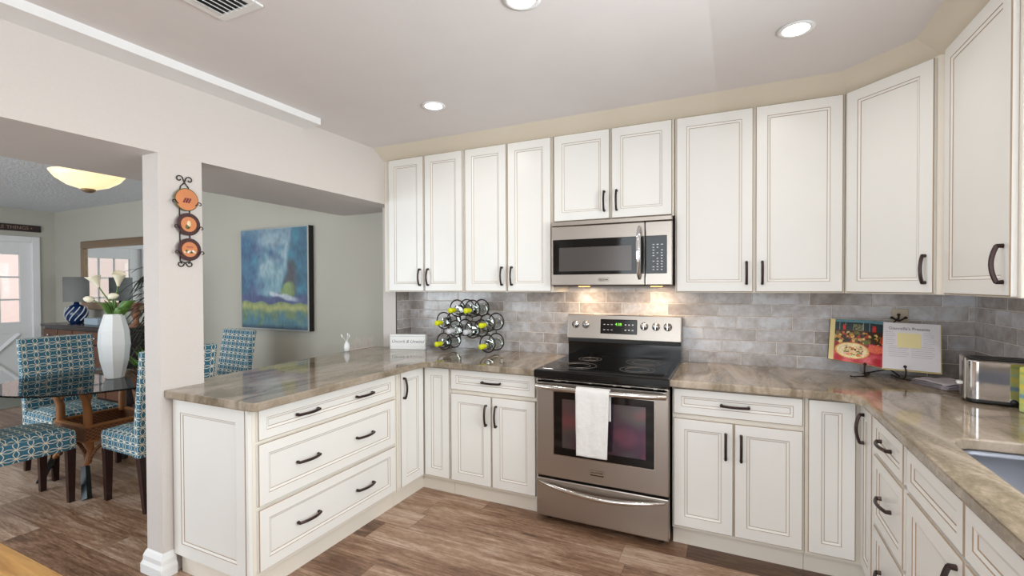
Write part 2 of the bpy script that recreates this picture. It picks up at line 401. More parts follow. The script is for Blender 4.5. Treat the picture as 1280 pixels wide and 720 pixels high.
def thing(name, label, cat, loc=(0, 0, 0), rz=0, group=None):
    o = bpy.data.objects.new(name, None); C.objects.link(o); o.empty_display_size = .05
    o.matrix_basis = Matrix.Translation(loc) @ Matrix.Rotation(rz, 4, 'Z')
    return tag(o, label, cat, group)
def struct(mb, name, label=None, cat=None, **k):
    o = mb.build(name, **k); o['kind'] = 'structure'; o['label'] = label or name.replace('_', ' '); return o
def copy_tree(o, parent=None):
    c = o.copy(); C.objects.link(c)
    if parent is not None: c.parent = parent
    for ch in [q for q in bpy.data.objects if q.parent == o]: copy_tree(ch, c)
    return c
def text(name, parent, s, size, mat, Mx, ext=.0006, shear=0, space=1.0):
    cu = bpy.data.curves.new(name, 'FONT'); cu.body = s; cu.size = size; cu.extrude = ext; cu.align_x = 'CENTER'; cu.align_y = 'CENTER'
    cu.shear = shear; cu.space_character = space
    ob = bpy.data.objects.new('tmp', cu); C.objects.link(ob); dg = bpy.context.evaluated_depsgraph_get()
    me = bpy.data.meshes.new_from_object(ob.evaluated_get(dg)); bpy.data.objects.remove(ob); bpy.data.curves.remove(cu)
    root = parent
    while root is not None and root.parent is not None: root = root.parent
    me.transform((root.matrix_basis.inverted() if root is not None else Matrix()) @ Mx)
    me.materials.clear(); me.materials.append(M[mat])
    o = bpy.data.objects.new(name, me); C.objects.link(o); o.parent = parent; return o
def basis(o, u, n, v=(0, 0, 1)):
    u, n, v = Vector(u).normalized(), Vector(n).normalized(), Vector(v).normalized()
    return Matrix(((u.x, v.x, n.x, o[0]), (u.y, v.y, n.y, o[1]), (u.z, v.z, n.z, o[2]), (0, 0, 0, 1)))

CH = {'-y': ((1, 0, 0), (0, -1, 0)), '+x': ((0, 1, 0), (1, 0, 0)), '-x': ((0, -1, 0), (-1, 0, 0))}
def panel(parent, name, o, face, w, h, rail=.056, t=.020, label=None):
    """raised-frame front; o = lower corner on the carcass face, u to the right as one looks at it"""
    u, n = CH[face] if isinstance(face, str) else face
    b = MB(); b.M = basis(o, u, n)
    R = lambda i, d: [(i, i, d), (w-i, i, d), (w-i, h-i, d), (i, h-i, d)]
    b.rings([R(0, .001), R(0, t-.0035), R(.0032, t), R(rail, t), R(rail+.0023, t-.0022), R(rail+.012, t-.0055), R(rail+.0144, t-.0078), ],
            ['cab', 'glaze', 'cab', 'glaze', 'cab', 'glaze'], 'cab')
    b.add(R(0, .001), [(3, 2, 1, 0)], 'cab')
    q = b.build(name, parent)
    if label: q['label'] = label
    return q
def pull(parent, o, face, t=.020, vertical=True, L=.142):
    """arched bar pull centred at o (x,y,z on the carcass face)"""
    u, n = CH[face] if isinstance(face, str) else face
    d = (0, 0, 1) if vertical else u
    b = MB(); Dn = Vector(n).normalized(); D = Vector(d).normalized(); O = Vector(o)+Dn*t; hL = L/2
    pts = []
    for i in range(13):
        a = -1+2*i/12; pts.append(O+D*(a*(hL-.006))+Dn*(.016+.014*(1-a*a)))
    side = D.cross(Dn)
    b.tube(pts, .0070, 'bronze', n=6, smooth=False)
    for sg in (-1, 1):
        b.tube([O+D*sg*(hL-.008), O+D*sg*(hL-.007)+Dn*.019], [.0085, .0068], 'bronze', n=6, smooth=False)
    return b.build('handle', parent)

# ================================================================== STRUCTURE
ZC = 2.48; XL = -1.431; XR = 2.243; YB = -5.2; XD = -7.66
b = MB().box(XD, XR+.12, YB, 0.12, -.08, 0, 'floor'); struct(b, 'floor', 'brown wood plank floor')
b = MB().box(XL-.13, XR+.12, YB, .12, ZC, ZC+.1, 'ceiling'); struct(b, 'ceiling', 'smooth kitchen ceiling')
b = MB().box(XD-.12, XL-.13, YB, .12, ZC, ZC+.1, 'popcorn'); struct(b, 'ceiling_dining', 'textured dining room ceiling')
b = MB().box(XL-.13, XR+.12, 0, .12, 0, ZC, 'wall'); struct(b, 'wall_back', 'kitchen back wall')
b = MB().box(XD-.12, XL-.13, 0, .12, 0, ZC, 'dining_wall'); struct(b, 'wall_dining_back', 'grey green dining room wall')
b = MB().box(XL-.13, XL, -.2, 0, 0, 2.07, 'wall'); struct(b, 'wall_stub_left', 'short wall end at left of the kitchen backsplash')
# header over both openings (deep boxed beam) with kitchen-side face
b = MB().box(XL-.77, XL, -4.6, 0, 2.07, ZC, 'header')
b.box(XL-.002, XL+.001, -4.6, 0, 2.069, ZC, 'wall'); struct(b, 'wall_left_header', 'deep boxed header above the dining openings')
b = MB().box(XL-.13, XL, -1.96, -1.752, 0, 2.07, 'wall'); struct(b, 'wall_left_column', 'wall column between the two dining openings')
b = MB().box(XL-.77, XL, YB, -4.6, 0, ZC, 'wall'); struct(b, 'wall_left', 'kitchen left wall')
# right wall with window opening over the sink
b = MB()
for a in ((-1.45, .12, 0, ZC), (YB, -2.85, 0, ZC), (-2.85, -1.45, 0, 1.08), (-2.85, -1.45, 2.15, ZC)): b.box(XR, XR+.12, a[0], a[1], a[2], a[3], 'wall')
struct(b, 'wall_right', 'kitchen right wall')
b = MB()
for y0, y1 in ((YB-.12, YB),):
    for a in ((XD-.12, -5.95), (-2.65, -.65), (1.45, XR+.12)): b.box(a[0], a[1], y0, y1, 0, ZC, 'wall')
    b.box(-5.95, -2.65, y0, y1, 0, .5, 'wall'); b.box(-5.95, -2.65, y0, y1, 2.2, ZC, 'wall'); b.box(-.65, 1.45, y0, y1, 2.3, ZC, 'wall')
struct(b, 'wall_front', 'wall behind the viewer')
b = MB()
b.box(XD-.12, XD, -.24, .12, 0, ZC, 'dining_wall'); b.box(XD-.12, XD, YB, -1.13, 0, ZC, 'dining_wall'); b.box(XD-.12, XD, -1.13, -.24, 2.04, ZC, 'dining_wall')
struct(b, 'wall_dining_left', 'far dining room wall with the entry door')
def windows(name, xyz, axis, w, h, nx, nz_, label):
    x, y, z = xyz; b = MB(); f = .05
    if axis == 'y': b.M = basis((x, y, z), (0, 1, 0), (-1, 0, 0))
    else: b.M = basis((x, y, z), (1, 0, 0), (0, 1, 0))
    b.box(0, w, 0, f, -.03, .03, 'trim'); b.box(0, w, h-f, h, -.03, .03, 'trim'); b.box(0, f, f, h-f, -.03, .03, 'trim'); b.box(w-f, w, f, h-f, -.03, .03, 'trim')
    for i in range(1, nx): b.box(w*i/nx-.015, w*i/nx+.015, f, h-f, -.02, .02, 'trim')
    for i in range(1, nz_): b.box(f, w-f, h*i/nz_-.012, h*i/nz_+.012, -.018, .018, 'trim')
    o = struct(b, name, label)
    g = MB(); g.M = b.M.copy(); g.box(f, w-f, f, h-f, -.003, .003, 'wglass'); q = g.build('window_pane', o); return o
windows('window_1', (XR+.06, -2.85, 1.08), 'y', 1.4, 1.07, 2, 2, 'white window over the sink')
windows('window_2', (-5.95, YB-.06, .5), 'x', 3.3, 1.7, 4, 3, 'dining room window')
windows('window_3', (-.65, YB-.06, 0.0), 'x', 2.1, 2.3, 2, 1, 'glass patio door')
b = MB().box(XL+.001, XL+.15, -4.6, -1.10, 2.44, ZC, 'trim'); struct(b, 'trim_1', 'shallow boxed strip along the ceiling edge above the header')
# column baseboard (moulded)
b = MB()
prof = [(0, 0), (.022, 0), (.022, .045), (.014, .062), (.014, .085), (.006, .105), (0, .115)]
def base_run(b, pts, out=1):
    n = len(pts); offs = []
    for d, z in prof:
        lp = []
        for i, p in enumerate(pts):
            a = Vector(pts[i-1]) if i else None; c = Vector(pts[i+1]) if i < n-1 else None; p = Vector(p)
            n1 = (p-a).normalized() if a is not None else None; n2 = (c-p).normalized() if c is not None else None
            N = [Vector((e.y, -e.x))*out for e in (n1, n2) if e is not None]
            k = sum(N, Vector((0, 0))); k = k/max(.3, k.dot(N[0])); lp.append((p.x+k.x*d, p.y+k.y*d, z))
        offs.append(lp)
    vs = [q for lp in offs for q in lp]; b.add(vs, [(i*n+j, i*n+j+1, (i+1)*n+j+1, (i+1)*n+j) for i in range(len(prof)-1) for j in range(n-1)], 'trim')
base_run(b, [(XL-.13, -1.752), (XL-.13, -1.96), (XL, -1.96), (XL, -1.905)], 1)
struct(b, 'baseboard_left', 'white moulded baseboard around the column')
b = MB(); base_run(b, [(XD, -.001), (XL-.13, -.001)], 1); struct(b, 'baseboard_back', 'white baseboard along the dining wall')
b = MB(); base_run(b, [(XD+.001, -1.2), (XD+.001, YB)], -1); base_run(b, [(XD+.001, 0), (XD+.001, -.17)], -1); struct(b, 'baseboard_dining', 'white baseboard beside the entry door')
# backsplash tile
b = MB().box(XL+.008, XR-.008, -.008, 0, .90, 1.40, 'tile_x'); struct(b, 'trim_2', 'grey glazed tile backsplash on the back wall')
b = MB().box(XL, XL+.008, -.196, 0, .90, 1.372, 'tile_y'); b.box(XL, XL+.0095, -.2, -.196, .915, 1.372, 'tileedge'); struct(b, 'trim_3', 'grey tile return on the left wall end')
b = MB().box(XR-.008, XR, -1.45, 0, .90, 1.40, 'tile_y'); b.box(XR-.008, XR, -2.4, -1.45, .90, 1.06, 'tile_y'); struct(b, 'trim_4', 'grey tile backsplash on the right wall')
# slanted crown between uppers and ceiling
path = [(XL+.001, -.335), (1.613, -.335), (1.905, -.64), (1.905, -1.26)]
top = [(XL+.001, -.455), (1.575, -.455), (1.80, -.69), (1.80, -1.36)]
b = MB(); vs = [(x, y, 2.405) for x, y in path]+[(x, y, ZC) for x, y in top]
b.add(vs, [(i, i+1, 5+i, 4+i) for i in range(3)], 'crown')
b.add([(1.905, -1.26, 2.405), (1.80, -1.36, ZC), (XR, -1.36, ZC), (XR, -1.26, 2.405)], [(0, 1, 2, 3)], 'crown')
b.add([(XL+.001, -.335, 2.405), (XL+.001, -.455, ZC), (XL+.001, -.335, ZC)], [(0, 1, 2)], 'crown')
bk = [(XL+.001, -.30), (1.63, -.30), (1.93, -.62), (1.93, -1.24)]
vs = [(x, y, 2.405) for x, y in path]+[(x, y, 2.405) for x, y in bk]
b.add(vs, [(i, i+1, 5+i, 4+i) for i in range(3)], 'crown')
struct(b, 'trim_5', 'slanted crown board above the wall cabinets', merge=True)
# entry door
b = MB(); X0 = XD-.03; X1 = XD+.012
b.box(XD-.02, XD+.025, -.25, -.17, 0, 2.11, 'trim', .004); b.box(XD-.02, XD+.025, -1.20, -1.12, 0, 2.11, 'trim', .004); b.box(XD-.02, XD+.026, -1.12, -.25, 2.03, 2.11, 'trim', .004)
b.box(XD-.12, XD-.02, -.26, -.24, 0, 2.04, 'trim'); b.box(XD-.12, XD-.02, -1.13, -1.11, 0, 2.04, 'trim'); struct(b, 'door_1_frame', 'white casing of the entry door')
d = MB()
def slab(b, y0, y1, z0, z1, t0=0, t1=0): b.box(XD-.06+t0, XD-.02+t1, y0, y1, z0, z1, 'trim', .002)
slab(d, -1.11, -.96, 0, 2.03); slab(d, -.365, -.26, 0, 2.03); slab(d, -.96, -.365, 1.86, 2.03); slab(d, -.96, -.365, .80, .95); slab(d, -.96, -.365, 0, .16)
slab(d, -.96, -.365, .16, .80, .012, -.012)
for k in (1, 2): slab(d, -.365-.595*k/3-.011, -.365-.595*k/3+.011, .95, 1.86, .006, -.006)
for k in (1, 2): slab(d, -.96, -.365, .95+.91*k/3-.011, .95+.91*k/3+.011, .006, -.006)
for sg in (1, -1):
    d.tube([(XD-.028, -.6625-sg*.29, .17), (XD-.028, -.6625+sg*.29, .79)], .03, 'trim', n=4, smooth=False)
dd = struct(d, 'door_1', 'white nine light entry door with crossbuck panel')
MB().box(XD-.045, XD-.04, -.96, -.365, .95, 1.86, 'wglass').build('window_pane', dd)
MB().lathe([(0, 0), (.026, .0), (.028, .02), (.012, .04), (.012, .06), (0, .062)], (XD-.02, -1.04, 1.0), 'knob', axis='x', n=12).build('door_handle', dd)
# outside: neighbouring stucco wall and a hedge
b = MB().box(-11.5, -11.2, -6, 4, 0, 4, 'stucco'); tag(b.build('neighbour_wall'), 'pale pink stucco wall outside seen through the entry door panes', 'wall', kind='structure')
b = MB().box(-16, -7.8, -7, 5, -.1, -.03, 'stucco'); tag(b.build('ground_outside'), 'pale paving outside the entry door', 'ground', kind='structure')

# ================================================================== BASE CABINETS
ZB, ZK = .868, .120
FR = [( .722, ZB-.004), (.423, .706), (.125, .408)]
def body(parent, x0, x1, y0, y1, z0=.10, z1=.875, bev=.0015):
    return MB().box(x0, x1, y0, y1, z0, z1, 'frame', bev).build('body', parent)
# peninsula drawer cabinet (faces +x)
XP = -.8625
k = thing('drawer_cabinet', 'ivory three-drawer peninsula cabinet with panelled end beside the wall column', 'cabinet', (-1.14, -1.4, 0))
body(k, XL+.004, XP, -1.893, -.902)
for z0, z1 in FR:
    d = panel(k, 'drawer', (XP, -1.876, z0), '+x', .942, z1-z0, rail=.042 if z1-z0 < .2 else .05)
    for yy in (-1.605, -1.205): pull(d, (XP, yy, (z0+z1)/2 + (.0 if z1-z0 < .2 else -.005)), '+x', vertical=False)
panel(k, 'end_panel', (XL+.008, -1.893, .095), '-y', .54, .772, rail=.062)
MB().box(XP-.02, XP, -1.912, -1.893, .10, .872, 'cab', .002).build('corner_post', k)
b = MB().box(XL+.03, XP-.03, -1.888, -.90, 0, .10, 'frame'); b.build('toe_kick', k)
# left corner cabinet with two bifold doors
k = thing('corner_cabinet', 'ivory corner base cabinet with narrow bifold doors between the drawer stack and the double-door cabinet', 'cabinet', (-1.0, -.4, 0))
b = MB().prism([(XL+.004, -.012), (XL+.004, -.899), (XP, -.899), (XP, -.61), (-.634, -.61), (-.634, -.012)], .10, .875, 'frame'); b.build('body', k)
d = panel(k, 'door', (XP, -.878, ZK), '+x', .242, ZB-ZK-.004, rail=.054); pull(d, (XP, -.85, .758), '+x')
panel(k, 'door', (-.838, -.61, ZK), '-y', .200, ZB-ZK-.004, rail=.054)
MB().prism([(XL+.03, -.03), (XL+.03, -.899), (XP-.03, -.899), (XP-.03, -.572), (-.634, -.572), (-.634, -.03)], 0, .10, 'frame').build('toe_kick', k)
def two_door(name, label, x0, x1, xs):
    k = thing(name, label, 'cabinet', ((x0+x1)/2, -.3, 0)); body(k, x0, x1, -.61, -.012)
    d = panel(k, 'drawer', (x0+.008, -.61, .728), '-y', x1-x0-.016, .136, rail=.04); pull(d, ((x0+x1)/2, -.61, .794), '-y', vertical=False)
    d = panel(k, 'door', (x0+.008, -.61, ZK), '-y', xs-x0-.011, .584); pull(d, (xs-.038, -.61, .582), '-y')
    d = panel(k, 'door', (xs+.003, -.61, ZK), '-y', x1-xs-.011, .584); pull(d, (xs+.034, -.61, .582), '-y')
    MB().box(x0, x1, -.572, -.05, 0, .10, 'frame').build('toe_kick', k)
    return k
two_door('base_cabinet', 'ivory base cabinet with one drawer and two doors left of the range', -.632, -.006, -.318)
two_door('base_cabinet', 'ivory base cabinet with one drawer and two doors right of the range', .785, 1.400, 1.088)
XF = 1.640
k = thing('corner_cabinet', 'ivory corner base cabinet with narrow bifold doors right of the range, under the cookbook', 'cabinet', (1.8, -.4, 0))
MB().prism([(1.402, -.012), (1.402, -.61), (XF, -.61), (XF, -.845), (XR-.012, -.845), (XR-.012, -.012)], .10, .875, 'frame').build('body', k)
panel(k, 'door', (1.414, -.61, ZK), '-y', .190, ZB-ZK-.004, rail=.054)
d = panel(k, 'door', (XF, -.636, ZK), '-x', .190, ZB-ZK-.004, rail=.052); pull(d, (XF, -.700, .765), '-x')
MB().prism([(1.402, -.05), (1.402, -.572), (XF+.03, -.572), (XF+.03, -.845), (XR-.05, -.845), (XR-.05, -.05)], 0, .10, 'frame').build('toe_kick', k)
k = thing('drawer_cabinet', 'narrow ivory three-drawer cabinet on the right run beside the sink cabinet', 'cabinet', (1.9, -1.0, 0))
body(k, XF, XR-.012, -1.256, -.847)
for z0, z1 in FR:
    d = panel(k, 'drawer', (XF, -.862, z0), '-x', .380, z1-z0, rail=.038 if z1-z0 < .2 else .046); pull(d, (XF, -1.045, (z0+z1)/2), '-x', vertical=False)
MB().box(XF+.03, XR-.05, -1.256, -.847, 0, .10, 'frame').build('toe_kick', k)
k = thing('sink_cabinet', 'ivory sink base cabinet with two false fronts at lower right', 'cabinet', (1.9, -1.75, 0))
body(k, XF, XR-.012, -2.26, -1.258, z1=.64)
MB().box(XF, XF+.02, -2.26, -1.258, .64, .875, 'frame').box(XF+.02, XR-.012, -1.266, -1.258, .64, .875, 'frame').box(XF+.02, XR-.012, -2.26, -2.24, .64, .875, 'frame').build('frame', k)
for y0 in (-1.282, -1.732):
    panel(k, 'false_front', (XF, y0, .722), '-x', .440, ZB-.004-.722, rail=.04)
    d = panel(k, 'door', (XF, y0, ZK), '-x', .440, .59); pull(d, (XF, -1.685 if y0 > -1.5 else -1.77, .61), '-x')
MB().box(XF+.03, XR-.05, -2.26, -1.258, 0, .10, 'frame').build('toe_kick', k)

# ================================================================== UPPER CABINETS
def upper(name, label, x0, x1, z0, doors, filler=None):
    k = thing(name, label, 'cabinet', ((x0+x1)/2, -.15, z0)); body(k, x0, x1, -.33, -.009 if z0 < 1.5 else -.001, z0, 2.411)
    for (a, c, hs) in doors:
        d = panel(k, 'door', (a, -.33, z0+.006), '-y', c-a, 2.411-z0-.016, rail=.056)
        pull(d, (c-.032 if hs > 0 else a+.032, -.33, z0+(.112 if z0 < 1.5 else .116)), '-y', L=.135)
    return k
upper('wall_cabinet', 'tall ivory two-door wall cabinet at far left, above the white sign', XL+.002, -.688, 1.372, [(-1.372, -1.042, 1), (-1.030, -.698, -1)])
upper('wall_cabinet', 'tall ivory two-door wall cabinet above the wine rack, left of the microwave', -.684, -.004, 1.372, [(-.676, -.345, 1), (-.333, -.014, -1)])
upper('wall_cabinet', 'short ivory two-door wall cabinet directly above the microwave', .000, .764, 1.832, [(.008, .378, 1), (.392, .752, -1)])
upper('wall_cabinet', 'tall ivory two-door wall cabinet right of the microwave', .768, 1.608, 1.372, [(.778, 1.182, 1), (1.196, 1.598, -1)])
# diagonal corner
k = thing('corner_wall_cabinet', 'diagonal ivory corner wall cabinet with a single door above the cookbook', 'cabinet', (1.95, -.3, 1.372))
A = Vector((1.618, -.335)); B = Vector((1.905, -.655)); u = (B-A).normalized(); n = Vector((u.y, -u.x)); wd = (B-A).length
MB().prism([(1.611, -.009), (1.611, -.33), tuple(A), tuple(B), (1.91, -.66), (XR-.009, -.66), (XR-.009, -.009)], 1.372, 2.411, 'frame').build('body', k)
fc = ((u.x, u.y, 0), (n.x, n.y, 0))
o = A+u*.010; d = panel(k, 'door', (o.x, o.y, 1.378), fc, wd-.036, 1.024, rail=.056)
q = A+u*(wd-.058); pull(d, (q.x, q.y, 1.484), fc, L=.135)
k = thing('wall_cabinet', 'ivory single-door wall cabinet on the right wall at the picture edge', 'cabinet', (2.05, -.95, 1.372))
MB().box(1.908, XR-.009, -1.262, -.664, 1.372, 2.411, 'frame', .002).build('body', k)
d = panel(k, 'door', (1.908, -.712, 1.378), '-x', .533, 1.024, rail=.056); pull(d, (1.908, -1.205, 1.484), '-x', L=.135)

# ================================================================== COUNTERS
def arc(cx, cy, r, a0, a1, n=6): return [(cx+r*math.cos(math.radians(a0+(a1-a0)*i/n)), cy+r*math.sin(math.radians(a0+(a1-a0)*i/n))) for i in range(n+1)]
XE = -.775
pl = [(XL+.002, -1.946)]+arc(XE-.035, -1.911, .035, -90, 0, 4)+arc(XE+.08, -.77, .08, 180, 90, 6)[0:]+[(.006, -.69), (.006, -.009), (XL+.010, -.009), (XL+.010, -.202), (-1.66, -.202), (-1.60, -1.0), (-1.555, -1.748), (XL+.002, -1.748)]
b = MB().prism(pl, .876, .915, 'stone', r=.006); tag(b.build('countertop'), 'glossy taupe stone countertop of the peninsula, left of the range', 'countertop')
hole = [(1.79, -1.27)]; cx0, cx1, cy0, cy1, rr = 1.722, 2.12, -2.06, -1.27, .09
hole = arc(cx1-rr, cy1-rr, rr, 0, 90, 5)+arc(cx0+rr, cy1-rr, rr, 90, 180, 5)+arc(cx0+rr, cy0+rr, rr, 180, 270, 5)+arc(cx1-rr, cy0+rr, rr, 270, 360, 5)
XG = 1.602
pr = [(.780, -.009), (.780, -.680), (1.49, -.680)]+arc(1.49, -.680-.112, .112, 90, 0, 7)[1:]+[(XG, -2.28), (XR-.009, -2.28), (XR-.009, -.009)]
b = MB().prism(pr, .878, .915, 'stone_lit', r=.006, holes=[hole[::-1]]) ; tag(b.build('countertop'), 'glossy taupe stone countertop running from the range round to the sink', 'countertop')
# sink
k = thing('kitchen_sink', 'undermounted steel sink set into the right countertop', 'sink', (1.93, -1.66, .8))
b = MB(); n = len(hole)
def ins(pl, d):
    c = Vector((1.93, -1.665)); return [tuple(Vector(p)+(c-Vector(p)).normalized()*d) for p in pl]
lv = [(ins(hole, -.008), .8755), (ins(hole, -.002), .8755), (ins(hole, .0), .86), (ins(hole, .012), .72), (ins(hole, .04), .695), (ins(hole, .15), .688)]
vs = [(x, y, z) for pl_, z in lv for x, y in pl_]
b.add(vs, [(i*n+j, i*n+(j+1) % n, (i+1)*n+(j+1) % n, (i+1)*n+j) for i in range(len(lv)-1) for j in range(n)], 'sinksteel', True); b.add(vs[-n:], [list(range(n))], 'sinksteel')
b.build('basin', k, solidify=.0015)
MB().lathe([(0, .003), (.03, .003), (.042, .0), (.045, .004)], (1.93, -1.665, .690), 'chrome').build('drain', k)

# ================================================================== RANGE
X0, X1, YF = .016, .776, -.680
k = thing('range', 'stainless steel electric range with black glass cooktop', 'oven', (.396, -.35, 0))
b = MB().box(X0+.003, X1-.003, -.635, -.012, .035, .868, 'blackmat', .002)
for x in (X0+.05, X1-.05):
    for y in (-.6, -.06): b.lathe([(.016, 0), (.016, .036)], (x, y, 0), 'blackmat', n=10)
b.build('body', k)
b = MB().box(X0, X1, YF-.004, -.636, .285, .862, 'steel', .006)
b.box(X0+.006, X1-.006, YF-.004, YF+.01, .842, .866, 'steel', .003)
od = b.build('oven_door', k)
for a, c in ((.03, .11), (.155, .185), (.20, .32), (.34, .46), (.48, .51), (.56, .68), (.70, .74)): MB().box(X0+a, X0+c, YF-.0055, YF-.0035, .8565, .8605, 'black').build('vent_slot', od)
wx0, wx1, wz0, wz1 = X0+.112, X1-.075, .425, .795
b = MB(); b.box(wx0, wx1, YF-.0075, YF-.003, wz0, wz1, 'glassblk', .002)
b.box(wx0-.006, wx0, YF-.009, YF-.003, wz0-.006, wz1+.006, 'steel_b'); b.box(wx1, wx1+.006, YF-.009, YF-.003, wz0-.006, wz1+.006, 'steel_b'); b.box(wx0, wx1, YF-.009, YF-.003, wz0-.006, wz0, 'steel_b'); b.box(wx0, wx1, YF-.009, YF-.003, wz1, wz1+.006, 'steel_b')
w = b.build('window', od)
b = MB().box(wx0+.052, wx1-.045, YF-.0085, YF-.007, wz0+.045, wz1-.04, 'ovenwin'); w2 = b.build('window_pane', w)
b = MB(); zz = .826; pts = [(X0+.012+(X1-X0-.024)*i/16, YF-.030-.028*math.sin(PI*i/16)**.6, zz-.004*math.sin(PI*i/16)) for i in range(17)]
b.tube(pts, .0165, 'steel_b', n=14)
for x in (X0+.022, X1-.022): b.box(x-.012, x+.012, YF-.036, YF-.003, zz-.014, zz+.014, 'steel_b', .004)
b.build('handle', od)
b = MB().box(.346, .424, YF-.0075, YF-.003, .334, .366, 'steel_b', .002).box(.347, .423, YF-.0082, YF-.007, .335, .341, 'black'); bd = b.build('badge', od)
text('lettering', od, 'FRIGIDAIRE', .0135, 'blackmat', basis((.385, YF-.0082, .352), (1, 0, 0), (0, -1, 0)))
b = MB().box(X0, X1, YF-.004, -.636, .045, .272, 'steel', .006); dr = b.build('storage_drawer', k)
b = MB(); pts = [(X0+.02+(X1-X0-.04)*i/20, YF-.006-.036*math.sin(PI*i/20)**.7, .250-.030*math.sin(PI*i/20)) for i in range(21)]
b.tube(pts, [.006+.009*math.sin(PI*i/20)**.5 for i in range(21)], 'steel_b', n=12); b.build('handle', dr)
# cooktop
b = MB().prism([(X0-.006, -.708), (X1+.006, -.708), (X1+.006, -.045), (X0-.006, -.045)], .870, .922, 'black', r=.010)
b.box(X0+.03, X1-.03, -.665, -.10, .9215, .9235, 'glassblk', .001)
ct = b.build('cooktop', k)
for (cx_, cy_, r) in ((X0+.20, -.50, .115), (X0+.56, -.50, .10), (X0+.20, -.22, .075), (X0+.56, -.22, .12)):
    b = MB()
    for q in (r, r*.68):
        b.tube([(cx_+q*math.cos(a*PI/24), cy_+q*math.sin(a*PI/24), .9238) for a in range(48)], .0013, 'ringmark', n=4, closed=True)
    b.build('burner_ring', ct)
# back panel
b = MB().prism([(X0, -.012), (X0, -.075), (X1, -.075), (X1, -.012)], .915, 1.05, 'black', r=.004)
b.box(X0, X1, -.085, -.070, 1.02, 1.05, 'blackmat', .003); b.build('back_riser', k)
b = MB(); b.M = Matrix.Translation((0, -.095, 1.045)) @ Matrix.Rotation(math.radians(-7), 4, 'X')
b.box(X0-.004, X1+.004, 0, .07, 0, .170, 'steel', .006); cp = b.build('control_panel', k)
Mp = b.M.copy()
b = MB(); b.M = Mp; b.box(.250, .500, -.004, .004, .040, .140, 'black', .003)
dsp = b.build('display', cp)
for i in range(3):
    for j in (0, 1):
        for (xa, w_, h_) in ((.272+.026*i, .012, .004), (.418+.024*i, .010, .008)):
            b = MB(); b.M = Mp; b.box(xa, xa+w_, -.0052, -.003, .066+.036*j-h_/4, .066+.036*j+h_*.75, 'clearcap'); b.build('button', dsp)
text('clock_digits', dsp, '4:38', .026, 'digits', Mp @ basis((.375, -.0052, .105), (1, 0, 0), (0, -1, 0)))
for x in (.073, .147, .546, .622, .697):
    b = MB(); b.M = Mp @ Matrix.Translation((x, 0, .098)); b.lathe([(.027, 0), (.027, -.004), (.0235, -.006), (.022, -.022), (0, -.024)], (0, 0, 0), 'knob', axis='y', n=20)
    b.box(-.004, .004, -.030, -.02, -.023, .023, 'chrome', .002); b.build('knob', cp)

# towel on the handle
k = MB()
def tw(u, v):
    # u along cloth length front bottom -> over bar -> back, v across
    x = .283+.190*v; Lf = .36; bar_z = .826-.003; bar_y = YF-.055; s_ = u*(Lf+.05+.16)
    wob = .004*noise.noise(Vector((x*18, s_*7, 2)))+.0018*noise.noise(Vector((x*60, s_*60, 5)))
    if s_ < Lf: y = bar_y-.022+wob; z = bar_z-(Lf-s_); x += (.016*(v)*(1-s_/Lf)*-1)+.004*(1-s_/Lf); z += -.02*v*(1-s_/Lf)*0
    elif s_ < Lf+.05:
        a = (s_-Lf)/.05*PI; y = bar_y-.022*math.cos(a); z = bar_z+.022*math.sin(a)
    else: y = bar_y+.022+wob*.3; z = bar_z-(s_-Lf-.05)
    return (x, y, z)
k.grid(tw, 70, 26, 'towel'); o = k.build('dish_towel', solidify=.005)
tag(o, 'white terry towel hanging over the oven door handle', 'towel')

# ================================================================== MICROWAVE
k = thing('microwave', 'stainless steel over-the-range microwave with black window', 'microwave', (.4, -.2, 1.41))
x0, x1, yf = .006, .760, -.395
MB().box(x0, x1, yf+.03, -.001, 1.412, 1.828, 'blackmat', .002).build('body', k)
b = MB().box(x0, x1, yf-.004, yf+.03, 1.800, 1.829, 'steel', .004); b.build('vent_grille', k)
b = MB().box(x0, .602, yf, yf+.03, 1.418, 1.797, 'steel', .005); md = b.build('door', k)
b = MB().box(x0+.012, .600, yf-.003, yf+.002, 1.487, 1.713, 'glassblk', .002); mw = b.build('window', md)
MB().box(x0+.055, .525, yf-.0042, yf-.0025, 1.508, 1.660, 'mwglass').build('window_pane', mw)
b = MB(); pts = [(.572, yf-.010-.040*math.sin(PI*i/14)**.7, 1.455+.315*i/14) for i in range(15)]; b.tube(pts, [.008+.010*math.sin(PI*i/14)**.5 for i in range(15)], 'chrome', n=12)
b.build('handle', md)
text('lettering', md, 'FRIGIDAIRE', .0115, 'blackmat', basis((.352, yf-.0022, 1.452), (1, 0, 0), (0, -1, 0)))
MB().box(.318, .386, yf-.0015, yf+.001, 1.442, 1.463, 'steel_b', .001).build('badge', md)
b = MB().box(.606, x1, yf, yf+.03, 1.418, 1.797, 'steel', .005).box(.610, x1-.030, yf-.003, yf+.002, 1.487, 1.713, 'glassblk', .002); mp = b.build('control_panel', k)
b = MB()
for j in range(10):
    for i in range(3):
        if (i*7+j*5) % 11 < 9: b.box(.648+.024*i, .657+.024*i+.002*(j % 2), yf-.0042, yf-.0025, 1.508+.0165*j, 1.513+.0165*j, 'clearcap')
b.build('keypad', mp)
for x in (.12, .60): MB().box(x, x+.07, -.17, -.13, 1.4085, 1.4125, 'moon').build('hob_light', k)
for x in (.155, .635):
    a_ = area('microwave_hob_light', (x, -.15, 1.405), (0, 0, 0), .06, .035, 1.3, (1, .74, .48))

